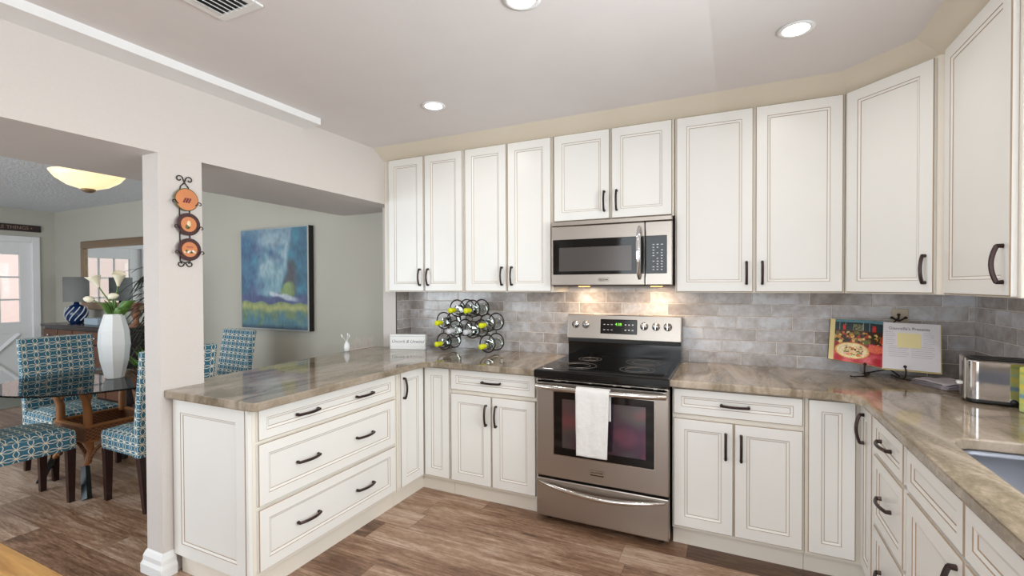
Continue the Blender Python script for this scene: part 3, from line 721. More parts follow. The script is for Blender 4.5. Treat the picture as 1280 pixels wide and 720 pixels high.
# ================================================================== CEILING FIXTURES
for (x, y, lab) in ((-.514, -.969, 'round recessed ceiling light in front of the far-left wall cabinets'), (1.319, -1.009, 'round recessed ceiling light nearest the right wall cabinets'), (.378, -1.69, 'round recessed ceiling light at the top edge of the picture')):
    k = thing('recessed_light', lab, 'ceiling light', (x, y, ZC), group='recessed ceiling lights')
    MB().lathe([(.052, -.001), (.068, -.001), (.071, -.005), (.056, -.008), (.049, -.004)], (x, y, ZC), 'trim', n=32).build('trim_ring', k)
    MB().lathe([(0, -.0045), (.051, -.0045), (.051, -.0015)], (x, y, ZC), 'lamp', n=28).build('lens', k)
    d = bpy.data.lights.new('recessed_light_glow', 'AREA'); d.shape = 'DISK'; d.size = .10; d.energy = 2.2; d.color = (1, .95, .90)
    l = bpy.data.objects.new('recessed_light_glow', d); C.objects.link(l); l.location = (x, y, ZC-.012)
for (x, y, en) in ((-.5, -3.5, 2.5), (1.35, -3.3, 15), (.4, -4.4, 6)):   # unseen downlights added behind the viewer to brighten the room
    k = thing('recessed_light', 'added recessed fill light in the ceiling behind the viewer, out of view', 'ceiling light', (x, y, ZC), group='added fill lights behind the viewer')
    MB().lathe([(.052, -.001), (.068, -.001), (.071, -.005), (.056, -.008), (.049, -.004)], (x, y, ZC), 'trim', n=32).build('trim_ring', k)
    MB().lathe([(0, -.0045), (.051, -.0045), (.051, -.0015)], (x, y, ZC), 'lamp', n=28).build('lens', k)
    d = bpy.data.lights.new('recessed_light_glow', 'AREA'); d.shape = 'DISK'; d.size = .10; d.energy = en; d.color = (1, .96, .92)
    l = bpy.data.objects.new('recessed_light_glow', d); C.objects.link(l); l.location = (x, y, ZC-.012)
k = thing('ceiling_vent', 'white louvred air vent in the ceiling at the top left', 'vent', (-.66, -2.2, ZC))
vx0, vx1, vy0, vy1 = -.745, -.515, -2.44, -2.075
b = MB()
for a in ((vx0, vx1, vy0, vy0+.035), (vx0, vx1, vy1-.035, vy1), (vx0, vx0+.035, vy0+.035, vy1-.035), (vx1-.035, vx1, vy0+.035, vy1-.035)): b.box(*a, ZC-.008, ZC-.0005, 'white', .002)
b.build('frame', k)
MB().box(vx0+.03, vx1-.03, vy0+.03, vy1-.03, ZC-.003, ZC-.001, 'blackmat').build('duct', k)
for i in range(6):
    x = vx0+.045+.026*i; b = MB(); b.M = Matrix.Translation((x, 0, ZC-.008)) @ Matrix.Rotation(math.radians(40), 4, 'Y'); b.box(-.009, .009, vy0+.035, vy1-.035, -.001, .001, 'white'); b.build('louvre', k)
k = thing('bowl_light', 'glowing alabaster bowl ceiling light in the dining room', 'ceiling light', (-3.12, -1.52, 2.1))
c = (-3.12, -1.52, 0)
MB().lathe([(0, 2.122), (.05, 2.126), (.12, 2.150), (.18, 2.192), (.212, 2.236), (.205, 2.238), (.172, 2.198), (.11, 2.158), (0, 2.132)], c, 'alabaster', n=36).build('bowl', k)
MB().lathe([(0, 2.098), (.02, 2.100), (.036, 2.108), (.042, 2.118), (.04, 2.126), (0, 2.128)], c, 'gold', n=18).build('finial', k)
MB().lathe([(.008, 2.128), (.008, 2.45), (.065, 2.455), (.07, 2.479)], c, 'bronze', n=18).build('stem', k)

d = bpy.data.lights.new('bowl_light_bulb', 'POINT'); d.energy = 7; d.color = (1, .88, .68); d.shadow_soft_size = .05
l = bpy.data.objects.new('bowl_light_bulb', d); C.objects.link(l); l.location = (-3.12, -1.42, 2.235)
# ================================================================== PLATE RACK ON COLUMN
k = thing('plate_rack', 'black wrought iron plate hanger with scrolls on the wall column', 'plate rack', (XL, -1.842, 1.72))
def P3(y, z, d=.006): return (XL+d, -1.842+y, z)
b = MB(); iron = 'iron'
for sg in (-1, 1):
    b.tube([P3(sg*.024, 1.55, .006)]+[P3(sg*.024, z, .006) for z in (1.6, 1.7, 1.8, 1.9)]+[P3(sg*.018, 1.925), P3(0, 1.945)], .0028, iron, n=6)
    sp = [P3(0, 1.945)]+[P3(sg*(.024-.018*math.cos(t)*(1-t/9)), 1.962+.018*math.sin(t)*(1-t/9)) for t in [i*.5 for i in range(0, 13)]]
    b.tube(sp, .0028, iron, n=6)
    sp = [P3(sg*.024, 1.55), P3(0, 1.54)]+[P3(sg*(.022-.016*math.cos(t)*(1-t/9)), 1.535-.016*math.sin(t)*(1-t/9)) for t in [i*.5 for i in range(0, 13)]]
    b.tube(sp, .0028, iron, n=6)
b.build('frame', k)
PL = ((-.001, 1.858, .057), (.007, 1.735, .057), (.010, 1.608, .057))
for y, z, r in PL:
    for sg in (-1, 1):
        b = MB(); cyy = y+sg*.050
        pts = [P3(sg*.024, z-.03, .006), P3(y+sg*.034, z-.034, .016), P3(y+sg*.044, z-.022, .030)]+[P3(cyy+sg*(.010-.009*math.cos(t)), z-.016+.010*math.sin(t)*(1-t/10), .030) for t in [i*.6 for i in range(0, 9)]]
        b.tube(pts, .0025, iron, n=6); b.build('hook', k)
for i, (y, z, r) in enumerate(PL):
    lab = ['terracotta plate with purple grapes, topmost in the iron rack', 'dark-rimmed plate with orange centre, middle of the iron rack', 'dark-rimmed plate with green and white motif, lowest in the iron rack'][i]
    p = thing('decorative_plate', lab, 'plate', P3(y, z, .02), group='decorative plates in the iron rack')
    cc = P3(y, z, .014); b = MB()
    rim = 'plategreen' if i == 0 else 'platerim'
    b.lathe([(0, 0), (r*.6, .0), (r, .010), (r, .012), (r*.93, .0125)], cc, rim, axis='x', n=32)
    b.lathe([(r*.93, .0125), (r*.70, .0085)], cc, 'terracotta' if i == 0 else rim, axis='x', n=32) if False else None
    inner = .93 if i == 0 else .66
    if i: b.add([(cc[0]+.0130, cc[1]+(r*.93 if a < 40 else r*.66)*math.cos(a*PI/20), cc[2]+(r*.93 if a < 40 else r*.66)*math.sin(a*PI/20)) for a in range(80)], [(j, (j+1) % 40, 40+(j+1) % 40, 40+j) for j in range(40)], rim)
    b.build('rim', p)
    b = MB(); h0 = .0135; rr_ = r*inner; N = 40
    b.add([(cc[0]+h0, cc[1]+rr_*math.cos(a*2*PI/N), cc[2]+rr_*math.sin(a*2*PI/N)) for a in range(N)]+[(cc[0]+h0, cc[1], cc[2])], [(a, (a+1) % N, N) for a in range(N)], 'terracotta'); b.build('centre', p)
    b = MB()
    if i == 0:
        for q in range(9): b.lathe([(0, .003), (.005, .0), (0, -.003)], (cc[0]+.0145, cc[1]+.012*((q % 3)-1)+.004*(q//3)-.003, cc[2]-.012+.008*(q//3)), 'grape', axis='x', n=8)
    elif i == 1:
        b.lathe([(0, .002), (.009, .001), (.010, 0)], (cc[0]+.0145, cc[1], cc[2]+.002), 'cream', axis='x', n=10, sy=1.7); b.lathe([(0, .002), (.011, .001), (.012, 0)], (cc[0]+.0142, cc[1]-.006, cc[2]-.013), 'plategreen', axis='x', n=10)
    else:
        for q in range(7): b.lathe([(0, .002), (.0055, .001), (.006, 0)], (cc[0]+.0145, cc[1]+.008*(q-3), cc[2]-.014+.006*(q % 2)), ('cream', 'plategreen', 'vase')[q % 3], axis='x', n=8)
        b.box(cc[0]+.013, cc[0]+.0145, cc[1]-.016, cc[1]+.016, cc[2]+.010, cc[2]+.014, 'grape')
    b.build('motif', p)

# ================================================================== COUNTER ITEMS LEFT
k = thing('wine_rack', 'dark iron wine rack of linked rings on the counter by the backsplash', 'wine rack', (-.72, -.2, .915))
CAP = [(-.905, 1.142, 'yellowcap', 'yellow-capped bottle at the left of the middle row of the wine rack'), (-.531, 1.136, 'yellowcap', 'yellow-capped bottle at the right of the middle row of the wine rack'),
       (-.905, .985, 'yellowcap', 'yellow-capped bottle at bottom left of the wine rack'), (-.531, .985, 'yellowcap', 'yellow-capped bottle at bottom right of the wine rack'),
       (-.786, 1.238, 'yellowcap', 'yellow-capped bottle at top left of the wine rack'), (-.655, 1.238, 'yellowcap', 'yellow-capped bottle at top right of the wine rack'),
       (-.800, 1.083, 'clearcap', 'silver-capped bottle left of centre in the wine rack'), (-.658, 1.083, 'clearcap', 'silver-capped bottle right of centre in the wine rack')]
for yy in (-.285, -.145):
    b = MB()
    for x, z, m_, lb in CAP:
        b.tube([(x+.001+.062*math.cos(a*PI/16), yy, z+.012+.062*math.sin(a*PI/16)) for a in range(32)], .0050, 'iron', n=6, closed=True)
    for a_, c_ in ((0, 2), (1, 3), (0, 6), (1, 7), (4, 6), (5, 7), (0, 4), (1, 5), (2, 6), (3, 7)):
        p = Vector((CAP[a_][0], yy, CAP[a_][1]+.012)); q = Vector((CAP[c_][0], yy, CAP[c_][1]+.012)); d_ = (q-p).normalized()
        if (q-p).length > .12: b.tube([p+d_*.060, (p+q)/2+Vector((0, 0, .008)), q-d_*.060], .0034, 'iron', n=6)
    b.build('ring_frame', k)
b = MB()
for x, z, m_, lb in CAP:
    b.tube([(x-.03, -.285, z-.042), (x-.03, -.145, z-.042)], .003, 'iron', n=6); b.tube([(x+.032, -.285, z-.042), (x+.032, -.145, z-.042)], .003, 'iron', n=6)
b.build('tie_rods', k)
for x, z, m_, lb in CAP:
    p = thing('wine_bottle', lb, 'bottle', (x, -.2, z), group='bottles lying in the wine rack')
    MB().lathe([(0, -.095), (.030, -.092), (.037, -.098), (.038, -.115), (.038, -.255), (.033, -.285), (.020, -.305), (.0145, -.318), (.014, -.345)], (x, 0, z), 'bottle', axis='y', n=20).build('glass', p)
    MB().lathe([(.0152, -.318), (.0175, -.34), (.019, -.385), (.016, -.390), (0, -.390)], (x, 0, z), m_, axis='y', n=16).build('cap', p)
# small sign
k = thing('counter_sign', 'small white block sign with grey script on the counter below the far-left wall cabinet', 'sign', (-1.255, -.27, .915))
p0 = Vector((-1.395, -.318, .9155)); p1 = Vector((-1.115, -.232, .9155)); u = (p1-p0).normalized(); n = Vector((u.y, -u.x, 0)); L = (p1-p0).length
Mx = basis(p0, u, n)
b = MB(); b.M = Mx; b.box(0, L, 0, .118, -.035, 0, 'white', .002); b.build('block', k)
b = MB(); b.M = Mx; b.box(.0, L, .102, .1035, 0, .0008, 'ink'); b.box(.0, L, .0205, .022, 0, .0008, 'faint'); b.build('lines', k)
text('lettering', k, 'Uncork & Unwind', .036, 'ink', Mx @ basis((L/2, .062, .0006), (1, 0, 0), (0, 0, 1), (0, 1, 0)), shear=.35, ext=.0003)
# bud vase with dried stems at the back edge of the peninsula
k = thing('bud_vase', 'tiny white vase with pale sprigs at the back edge of the peninsula counter', 'vase', (-1.612, -.56, .915))
cv = (-1.612, -.56, 0)
MB().lathe([(.010, .9155), (.018, .92), (.023, .945), (.019, .972), (.009, .990), (.010, .994)], cv, 'vase', n=16).build('vessel', k)
for i, (dx, dy, h) in enumerate(((-.03, -.02, 1.035), (-.01, .035, 1.03), (.0, .01, 1.045))):
    b = MB(); p0 = Vector((cv[0], cv[1], .985)); p1 = Vector((cv[0]+dx, cv[1]+dy, h)); b.tube([p0, (p0+p1)/2, p1], .0015, 'vase', n=5)
    b.tube([p1+Vector((0, 0, -.012)), p1, p1+Vector((dx*.15, dy*.15, .014))], [.002, .0055, .001], 'vase', n=6); b.build('sprig', k)
k = thing('dried_grass', 'pale dried grass stems lying low behind the bud vase along the counter edge', 'dried grass', (-1.6, -.33, .915))
b = MB(); rr2 = random.Random(3)
MB().box(-1.640, -1.610, -.52, -.24, .9155, .921, 'grassdry', .002).build('tray', k)
for i in range(60):
    y = -.51+.26*rr2.random(); x = -1.630+.012*rr2.random(); h = .05+.05*rr2.random(); dy = (rr2.random()-.5)*.06
    b.tube([(x, y, .918), (x, y+dy*.4, .918+h*.6), (x+.004, y+dy, .918+h)], [.0009, .0008, .0004], 'grassdry', n=4)
b.build('stems', k)

# ================================================================== COUNTER ITEMS RIGHT
k = thing('wall_outlet', 'almond wall outlet on the backsplash behind the cookbook', 'outlet', (1.92, -.009, 1.22))
MB().box(1.884, 1.956, -.0145, -.0085, 1.165, 1.28, 'outlet', .002).build('cover_plate', k)
b = MB()
for z in (1.192, 1.238): b.box(1.907, 1.933, -.0165, -.014, z, z+.026, 'outlet', .002)
b.build('sockets', k)
# book stand + open cookbook. plane through bottom edge, leaning back
k = thing('cookbook', 'open cookbook with a colour food photograph and a recipe page, leaning on an iron stand', 'book', (1.82, -.16, .96))
bl = Vector((1.565, -.150, 1.003)); br = Vector((2.035, -.215, .968))
tl = Vector((1.588, -.075, 1.222)); tr_ = None
bc = Vector((1.797, -.205, .975)); tc = Vector((1.822, -.115, 1.212)); tr_ = br+(tc-bc)
nL = -((bc-bl).cross(tl-bl)).normalized(); nL = nL if nL.y < 0 else -nL
nR = ((br-bc).cross(tc-bc)).normalized(); nR = nR if nR.y < 0 else -nR
def sheet(b, A_, B_, Cc, D_, n_, t, m, e='pageedge'):
    q = [A_, B_, Cc, D_]; r_ = [p-n_*t for p in q]; b.add(q+r_, [(0, 1, 2, 3)], m); b.add(q+r_, [(4, 7, 6, 5), (0, 4, 5, 1), (1, 5, 6, 2), (2, 6, 7, 3), (3, 7, 4, 0)], e)
b = MB(); sheet(b, bl-(bc-bl)*.02-nL*.012, bc-nL*.012, tc-nL*.012, tl-(bc-bl)*.02-nL*.012, nL, .003, 'cover', 'cover'); sheet(b, bc-nR*.011-(tc-bc)*.02, br+(br-bc)*.03-nR*.011-(tc-bc)*.02, tr_+(br-bc)*.03-nR*.011+(tc-bc)*.012, tc-nR*.011+(tc-bc)*.012, nR, .003, 'pageedge', 'cover'); b.build('cover', k)
b = MB(); sheet(b, bl, bc, tc, tl, nL, .011, 'pageedge'); sheet(b, bc, br, tr_, tc, nR, .011, 'paper'); b.build('page_block', k)
def mixc(a_, c_, f_): f_ = max(0, min(1, f_)); return tuple(a_[q]*(1-f_)+c_[q]*f_ for q in range(3))
# printed food photo with curl
NU, NV = 150, 100; b = MB(); vs = []; cols = []; s0 = .10
hz = random.Random(5); blobs = [(hz.random(), .58+.22*(hz.random()-.5), (.02+.035*hz.random()), hz.choice([(190, 140, 50), (90, 110, 44), (176, 60, 34), (216, 190, 120), (40, 46, 26), (60, 40, 26), (200, 150, 90), (110, 90, 40)])) for _ in range(130)]
plate = [(.42+.30*(hz.random()-.5)*1.2, (.27+.2*(hz.random()-.5)), .018+.02*hz.random(), hz.choice([(226, 200, 140), (120, 140, 50), (210, 120, 50), (240, 220, 170), (90, 60, 30), (236, 170, 150)])) for _ in range(90)]
for i in range(NU+1):
    for j in range(NV+1):
        u_, v_ = i/NU, j/NV; uu = s0+(1-s0)*u_
        p = (bl+(bc-bl)*uu)*(1-v_)+(tl+(tc-tl)*uu)*v_ + nL*(.002+.010*math.sin(PI*u_**1.6)*1.0)
        vs.append(p); w = noise.noise(Vector((u_*30, v_*30, 0)))*.5
        if v_ > .74:
            c_ = (40, 56, 60) if not (int(u_*8+.2) != int(u_*8-.02+.2)) else (170, 200, 205)
            if v_ > .93: c_ = (96, 140, 150)
            if abs(u_-.2) < .03 or abs(u_-.82) < .035:
                c_ = (200, 60, 50) if v_ < .88 else c_
            if .38 < u_ < .6 and w > -.1 and v_ < .9: c_ = (120, 120, 84)
        elif v_ > .46: c_ = (70, 40, 30)
        else: c_ = mixc((176, 40, 52), (214, 96, 104), .5+1.2*noise.noise(Vector((u_*5, v_*9, 9)))) if v_ < .30 or u_ > .72 else (150, 40, 46)
        for (bx, bz, br_, bc_) in blobs:
            if (u_-bx)**2+(v_-bz)**2 < br_**2: c_ = bc_
        du, dv_ = (u_-.38)/.36, (v_-.27)/.19
        if du*du+dv_*dv_ < 1: c_ = (222, 170, 90) if du*du+dv_*dv_ > .8 else (236, 216, 170)
        for (bx, bz, br_, bc_) in plate:
            if (u_-bx)**2+((v_-bz)*1.4)**2 < br_**2 and du*du+dv_*dv_ < .85: c_ = bc_
        if ((u_-.86)/.16)**2+((v_-.36)/.09)**2 < 1: c_ = (226, 110, 84)
        f_ = 1+.7*w; cols.append(tuple(min(1, max(0, x_*f_)) for x_ in lin(c_)[:3])+(1,))
b.add(vs, [(i*(NV+1)+j, (i+1)*(NV+1)+j, (i+1)*(NV+1)+j+1, i*(NV+1)+j+1) for i in range(NU) for j in range(NV)], 'photoprint', True); b.cols = cols
pg = b.build('photo_page', k); pg['label'] = 'printed food photograph page'
uR = (br-bc).normalized(); vR = (tc-bc); Mr = basis(bc+nR*.0012, uR, nR, (vR-uR*vR.dot(uR)).normalized()); Wp = (br-bc).length; Hp = vR.length
b = MB(); b.M = Mr; b.box(.070, .168, .118, .198, 0, .0008, 'note'); b.build('sticky_note', k)
b = MB(); b.M = Mr
for j in range(13):
    for (a_, c_) in ((.020, .062), (.178, .222)) if j < 7 else ((.03, .115), (.125, .22)):
        z_ = .200-.011*j
        if z_ > .03: b.box(a_, c_-(.01 if j % 3 == 0 else 0), z_, z_+.003, 0, .0004, 'faint')
b.build('recipe_lines', k)
text('lettering', k, "Giannella's Presents", .0215, 'ink', Mr @ basis((.122, .222, .0006), (1, 0, 0), (0, 0, 1), (0, 1, 0)), ext=.0003)
k = thing('book_stand', 'black iron easel stand holding the open cookbook', 'book stand', (1.85, -.15, .915))
for (x, y) in ((1.735, -.225), (1.880, -.235)):
    b = MB(); fwd_ = Vector((-.35, -1, 0)).normalized() if x < 1.8 else Vector((.15, -1, 0)).normalized()
    base = Vector((x, y+.05, .922)); pts = [base-fwd_*.10+Vector((0, 0, .0)), base, base+fwd_*.03+Vector((0, 0, .004)), base+fwd_*.055+Vector((0, 0, .022)), base+fwd_*.055+Vector((0, 0, .052)), base+fwd_*.047+Vector((0, 0, .070))]
    b.tube(pts, .004, 'iron', n=8); b.lathe([(0, -.008), (.006, -.005), (.0085, 0), (.006, .005), (0, .008)], pts[-1], 'iron', n=10)
    b.tube([base+fwd_*.01, base+Vector((-.06 if x < 1.8 else .035, -.03, -.003)), base+Vector((-.075 if x < 1.8 else .05, -.04, -.001))], .0035, 'iron', n=8); b.lathe([(0, -.006), (.007, 0), (0, .006)], base+Vector((-.075 if x < 1.8 else .05, -.04, -.0005)), 'iron', n=8)
    b.build('foot', k)
b = MB(); b.tube([(1.735, -.10, .922), (1.85, -.075, .95), (1.88, -.045, 1.20), (1.905, -.05, 1.235)], .004, 'iron', n=8); b.tube([(1.895, -.12, .922), (1.86, -.075, .95)], .004, 'iron', n=8)
for dx, dz in ((0, .028), (-.030, .012), (.030, .012)):
    b.tube([(1.905, -.05, 1.215), (1.905+dx*.6, -.05, 1.215+dz*.9), (1.905+dx, -.05, 1.222+dz)], [.004, .0045, .006], 'iron', n=8); b.lathe([(0, -.008), (.007, -.004), (.009, 0), (.007, .004), (0, .008)], (1.905+dx, -.05, 1.222+dz), 'iron', n=10)
b.build('back_support', k)
# folded grey towel
def pt_on(u, v): # quad on the counter
    a_, b_, c_, d_ = Vector((1.895, -.262)), Vector((1.99, -.418)), Vector((2.17, -.36)), Vector((2.05, -.18)); return (a_*(1-u)+b_*u)*(1-v)+(d_*(1-u)+c_*u)*v
b = MB()
for layer in range(3):
    z = .9165+.010*layer
    def fold(u, v, z=z, L=layer):
        p = pt_on(.02*L+u*(1-.03*L), v*(1-.02*L)); r_ = 1-(abs(2*u-1)**8+abs(2*v-1)**8)/2
        return (p.x, p.y, z+.010*r_+.006*noise.noise(Vector((p.x*20, p.y*20, L*.4)))+.002*noise.noise(Vector((p.x*70, p.y*70, L))))
    b.grid(fold, 24, 24, 'greycloth'); b.grid(lambda u, v, z=z, L=layer: (pt_on(.02*L+u*(1-.03*L), v*(1-.02*L)).x, pt_on(.02*L+u*(1-.03*L), v*(1-.02*L)).y, z-.0005), 4, 4, 'greycloth')
tag(b.build('folded_towel'), 'folded grey towel lying on the counter between the cookbook and the toaster', 'towel')
# toaster
tc_ = Vector((2.105, -.612, .915)); ang = math.radians(-12)
k = thing('toaster', 'shiny chrome toaster at the right end of the counter', 'toaster', tc_, ang)
def rr_rect(hx, hy, r, n=5): return arc(hx-r, hy-r, r, 0, 90, n)+arc(-hx+r, hy-r, r, 90, 180, n)+arc(-hx+r, -hy+r, r, 180, 270, n)+arc(hx-r, -hy+r, r, 270, 360, n)
b = MB(); b.local = True; b.prism(rr_rect(.108, .082, .035, 8), .012, .182, 'chrome', r=.006); b.build('body', k)
b = MB(); b.local = True; b.prism(rr_rect(.110, .084, .036, 8), .006, .020, 'tread', r=.003)
for x in (-.08, .08):
    for y in (-.06, .06): b.lathe([(.011, .0), (.012, .008)], (x, y, 0), 'tread', n=10)
b.build('base', k)
b = MB(); b.local = True; b.prism(rr_rect(.098, .072, .03), .182, .187, 'tread', r=.002); 
b.box(-.085, .085, -.045, -.018, .1865, .1882, 'blackmat'); b.box(-.085, .085, .018, .045, .1865, .1882, 'blackmat'); b.build('top_slots', k)
b = MB(); b.local = True; b.box(-.118, -.106, -.060, .060, .012, .192, 'steel', .004); b.box(-.1195, -.1175, -.050, -.020, .022, .172, 'tread'); b.build('end_panel', k)
b = MB(); b.local = True; b.box(-.138, -.117, -.052, -.020, .072, .086, 'white', .005); b.build('lever', k)
b = MB(); b.local = True; b.lathe([(.012, 0), (.012, -.008), (0, -.009)], (.03, -.0835, .020), 'tread', axis='y', n=12); b.build('dial', k)
# colourful packet
k = thing('food_packet', 'upright packet printed green, yellow and blue, cut by the right picture edge', 'packet', (2.16, -.78, .915), math.radians(12))
b = MB(); b.local = True; b.box(-.055, .055, -.02, .02, .001, .178, 'packet', .003); b.build('carton', k)

# ================================================================== DINING ROOM
# painting
k = thing('painting', 'framed abstract blue and green painting on the dining room wall', 'painting', (-3.1, -.03, 1.5))
ax0, ax1, az0, az1 = -3.555, -2.58, .985, 2.002; yF = -.062
b = MB().box(ax0, ax1, yF+.004, -.001, az0, az1, 'canvas_edge'); b.build('canvas', k)
b = MB(); f_ = .011
for a_ in ((ax0, ax1, az0, az0+f_), (ax0, ax1, az1-f_, az1), (ax0, ax0+f_, az0+f_, az1-f_), (ax1-f_, ax1, az0+f_, az1-f_)): b.box(a_[0], a_[1], yF-.004, yF+.004, a_[2], a_[3], 'silver')
b.build('frame', k)
NA = 150; vs = []; cols = []
def sstep(a_, b_, x): x = max(0, min(1, (x-a_)/(b_-a_))); return x*x*(3-2*x)
for i in range(NA+1):
    for j in range(NA+1):
        u_, v_ = i/NA, j/NA; N = lambda f, s_=0: noise.noise(Vector((u_*f, v_*f, s_)))
        u2_ = u_+.05*N(5, 3); v2_ = v_+.04*N(6, 8)
        c_ = mixc((52, 98, 138), (76, 84, 128), .5+N(4, 1)); c_ = mixc(c_, (70, 150, 176), .9*max(0, N(7, 12)+.15))
        cx_ = .50+.22*(v2_-.5); wid = .16+.18*v2_; cl = 1-sstep(wid*.5, wid*1.25, abs(u2_-cx_)); cl *= sstep(.28, .36, v2_)
        c_ = mixc(c_, (168, 194, 204), cl*(.78+.9*N(6, 2)+.5*N(14, 7))); c_ = mixc(c_, (96, 156, 176), cl*.5*(1-sstep(.4, .7, v2_)))
        c_ = mixc(c_, (120, 150, 176), .7*sstep(.82, 1.0, v2_))
        rt_ = sstep(.66, .74, u2_+.22*(.62-v2_)); c_ = mixc(c_, (46, 88, 116), rt_*.9); c_ = mixc(c_, (60, 140, 170), rt_*max(0, N(9, 5)+.25))
        c_ = mixc(c_, (74, 70, 76), rt_*(1-sstep(.05, .16, abs(u2_-.73)))*(1-sstep(.1, .26, abs(v2_-.5))))
        g_ = ((u_-.72)/.12)**2+((v_-.385)/.08)**2; c_ = mixc(c_, (132, 156, 88), 1-sstep(.5, 1.3, g_+N(9)))
        pb = 1-sstep(.02, .06, abs(v2_-.29)); c_ = mixc(c_, (74, 80, 128), pb)
        ws = abs(v_-(.36-.16*(u_-.42)))+.02*N(8); c_ = mixc(c_, (206, 214, 226), (1-sstep(.01, .035, ws))*sstep(.38, .48, u_)*(1-sstep(.72, .95, u_)))
        if v2_ < .27:
            gl = mixc((120, 140, 92), (74, 122, 138), .55+.9*noise.noise(Vector((u_*22+3*N(4, 6), v_*7, 4)))+.6*N(9, 9)+.7*(.13-v2_)/.13); c_ = mixc(gl, (178, 178, 100), 1-sstep(.0, .06, abs(v2_-.22))); c_ = mixc(c_, (44, 66, 92), 1-sstep(.0, .05, v_))
        c_ = mixc(c_, (128, 140, 148), .27); tx = 1+.22*noise.noise(Vector((u_*34, v_*22, 1)))+.2*noise.noise(Vector((u_*12, v_*12, 21))); vs.append((ax0+f_*0+.011+(ax1-ax0-.022)*u_, yF-.0005, az0+.011+(az1-az0-.022)*v_))
        cols.append(tuple(min(1, q*tx) for q in lin(c_)[:3])+(1,))
b = MB(); b.add(vs, [(i*(NA+1)+j, (i+1)*(NA+1)+j, (i+1)*(NA+1)+j+1, i*(NA+1)+j+1) for i in range(NA) for j in range(NA)], 'artpaint'); b.cols = cols; b.build('painted_surface', k)
# mirror
k = thing('wall_mirror', 'large mirror in an antique gold frame above the buffet', 'mirror', (-5.9, -.02, 1.5))
mx0, mx1, mz0, mz1 = -6.86, -5.0, 1.12, 2.03; b = MB()
for a_ in ((mx0, mx1, mz0, mz0+.10), (mx0, mx1, mz1-.10, mz1), (mx0, mx0+.10, mz0+.1, mz1-.1), (mx1-.10, mx1, mz0+.1, mz1-.1)): b.box(a_[0], a_[1], -.045, -.002, a_[2], a_[3], 'gold', .014)
b.build('frame', k); MB().box(mx0+.09, mx1-.09, -.02, -.004, mz0+.09, mz1-.09, 'mirror').build('mirror_glass', k)
# buffet
k = thing('buffet', 'dark wood buffet with woven rattan drawers under the mirror', 'sideboard', (-5.8, -.25, 0))
bx0, bx1, by = -6.80, -4.9, -.48; b = MB()
b.box(bx0+.03, bx1-.03, by+.03, -.02, .12, .93, 'buffet', .004)
b.build('body', k); MB().box(bx0, bx1, by, -.01, .93, .965, 'buffet', .008).build('top', k)
for x in (bx0+.06, bx1-.06):
    for y in (by+.06, -.07): MB().box(x-.03, x+.03, y-.03, y+.03, 0, .12, 'buffet', .003).build('leg', k)
for j, (z0, z1) in enumerate(((.76, .90), (.46, .74), (.16, .44))):
    for i in range(5):
        xa = bx0+.05+.362*i; d = MB().box(xa, xa+.335, by+.012, by+.032, z0, z1, 'drawerwicker', .003).build('drawer', k)
        MB().lathe([(.006, 0), (.006, -.012), (.016, -.018), (.013, -.026), (0, -.028)], (xa+.168, by+.012, (z0+z1)/2), 'knob', axis='y', n=12).build('knob', d)
# lamp
k = thing('table_lamp', 'grey drum-shade lamp with blue lattice ceramic base on the buffet', 'lamp', (-6.44, -.26, .965)); c = (-6.44, -.26, 0)
MB().lathe([(.125, 1.235), (.125, 1.545), (.122, 1.545), (.122, 1.235)], c, 'shade', n=32).build('lamp_shade', k)
MB().lathe([(.06, .966), (.07, .975), (.10, 1.02), (.115, 1.08), (.10, 1.14), (.06, 1.185), (.03, 1.2), (.02, 1.24)], c, 'blue', n=24).build('lamp_base', k)
b = MB()
for q in range(11):
    pts = []
    for s_ in range(9):
        tt = s_/8; z = 1.0+.17*tt; R_ = .098+.020*math.sin(PI*min(1, tt*1.05)); a_ = q*2*PI/11+tt*1.1; pts.append((c[0]+R_*math.cos(a_), c[1]+R_*math.sin(a_), z))
    b.tube(pts, .0065, 'bulbwhite', n=5)
b.build('lattice', k)
MB().lathe([(.004, 1.2), (.004, 1.5)], c, 'knob', n=8).build('pole', k)
# box on buffet, turned candle holder
tag(MB().box(-6.02, -5.72, -.36, -.20, .966, 1.045, 'bookbox', .004).build('keepsake_box'), 'pale blue box on the buffet right of the lamp', 'box')
k = thing('candle_pillar', 'turned wooden candle pillar on the buffet beside the plant', 'candle holder', (-5.02, -.30, .965))
MB().lathe([(.06, .966), (.062, .99), (.03, 1.01), (.026, 1.05), (.048, 1.10), (.05, 1.13), (.028, 1.17), (.03, 1.2), (.055, 1.215), (.055, 1.24)], (-5.02, -.30, 0), 'pillar', n=20).build('pillar', k)
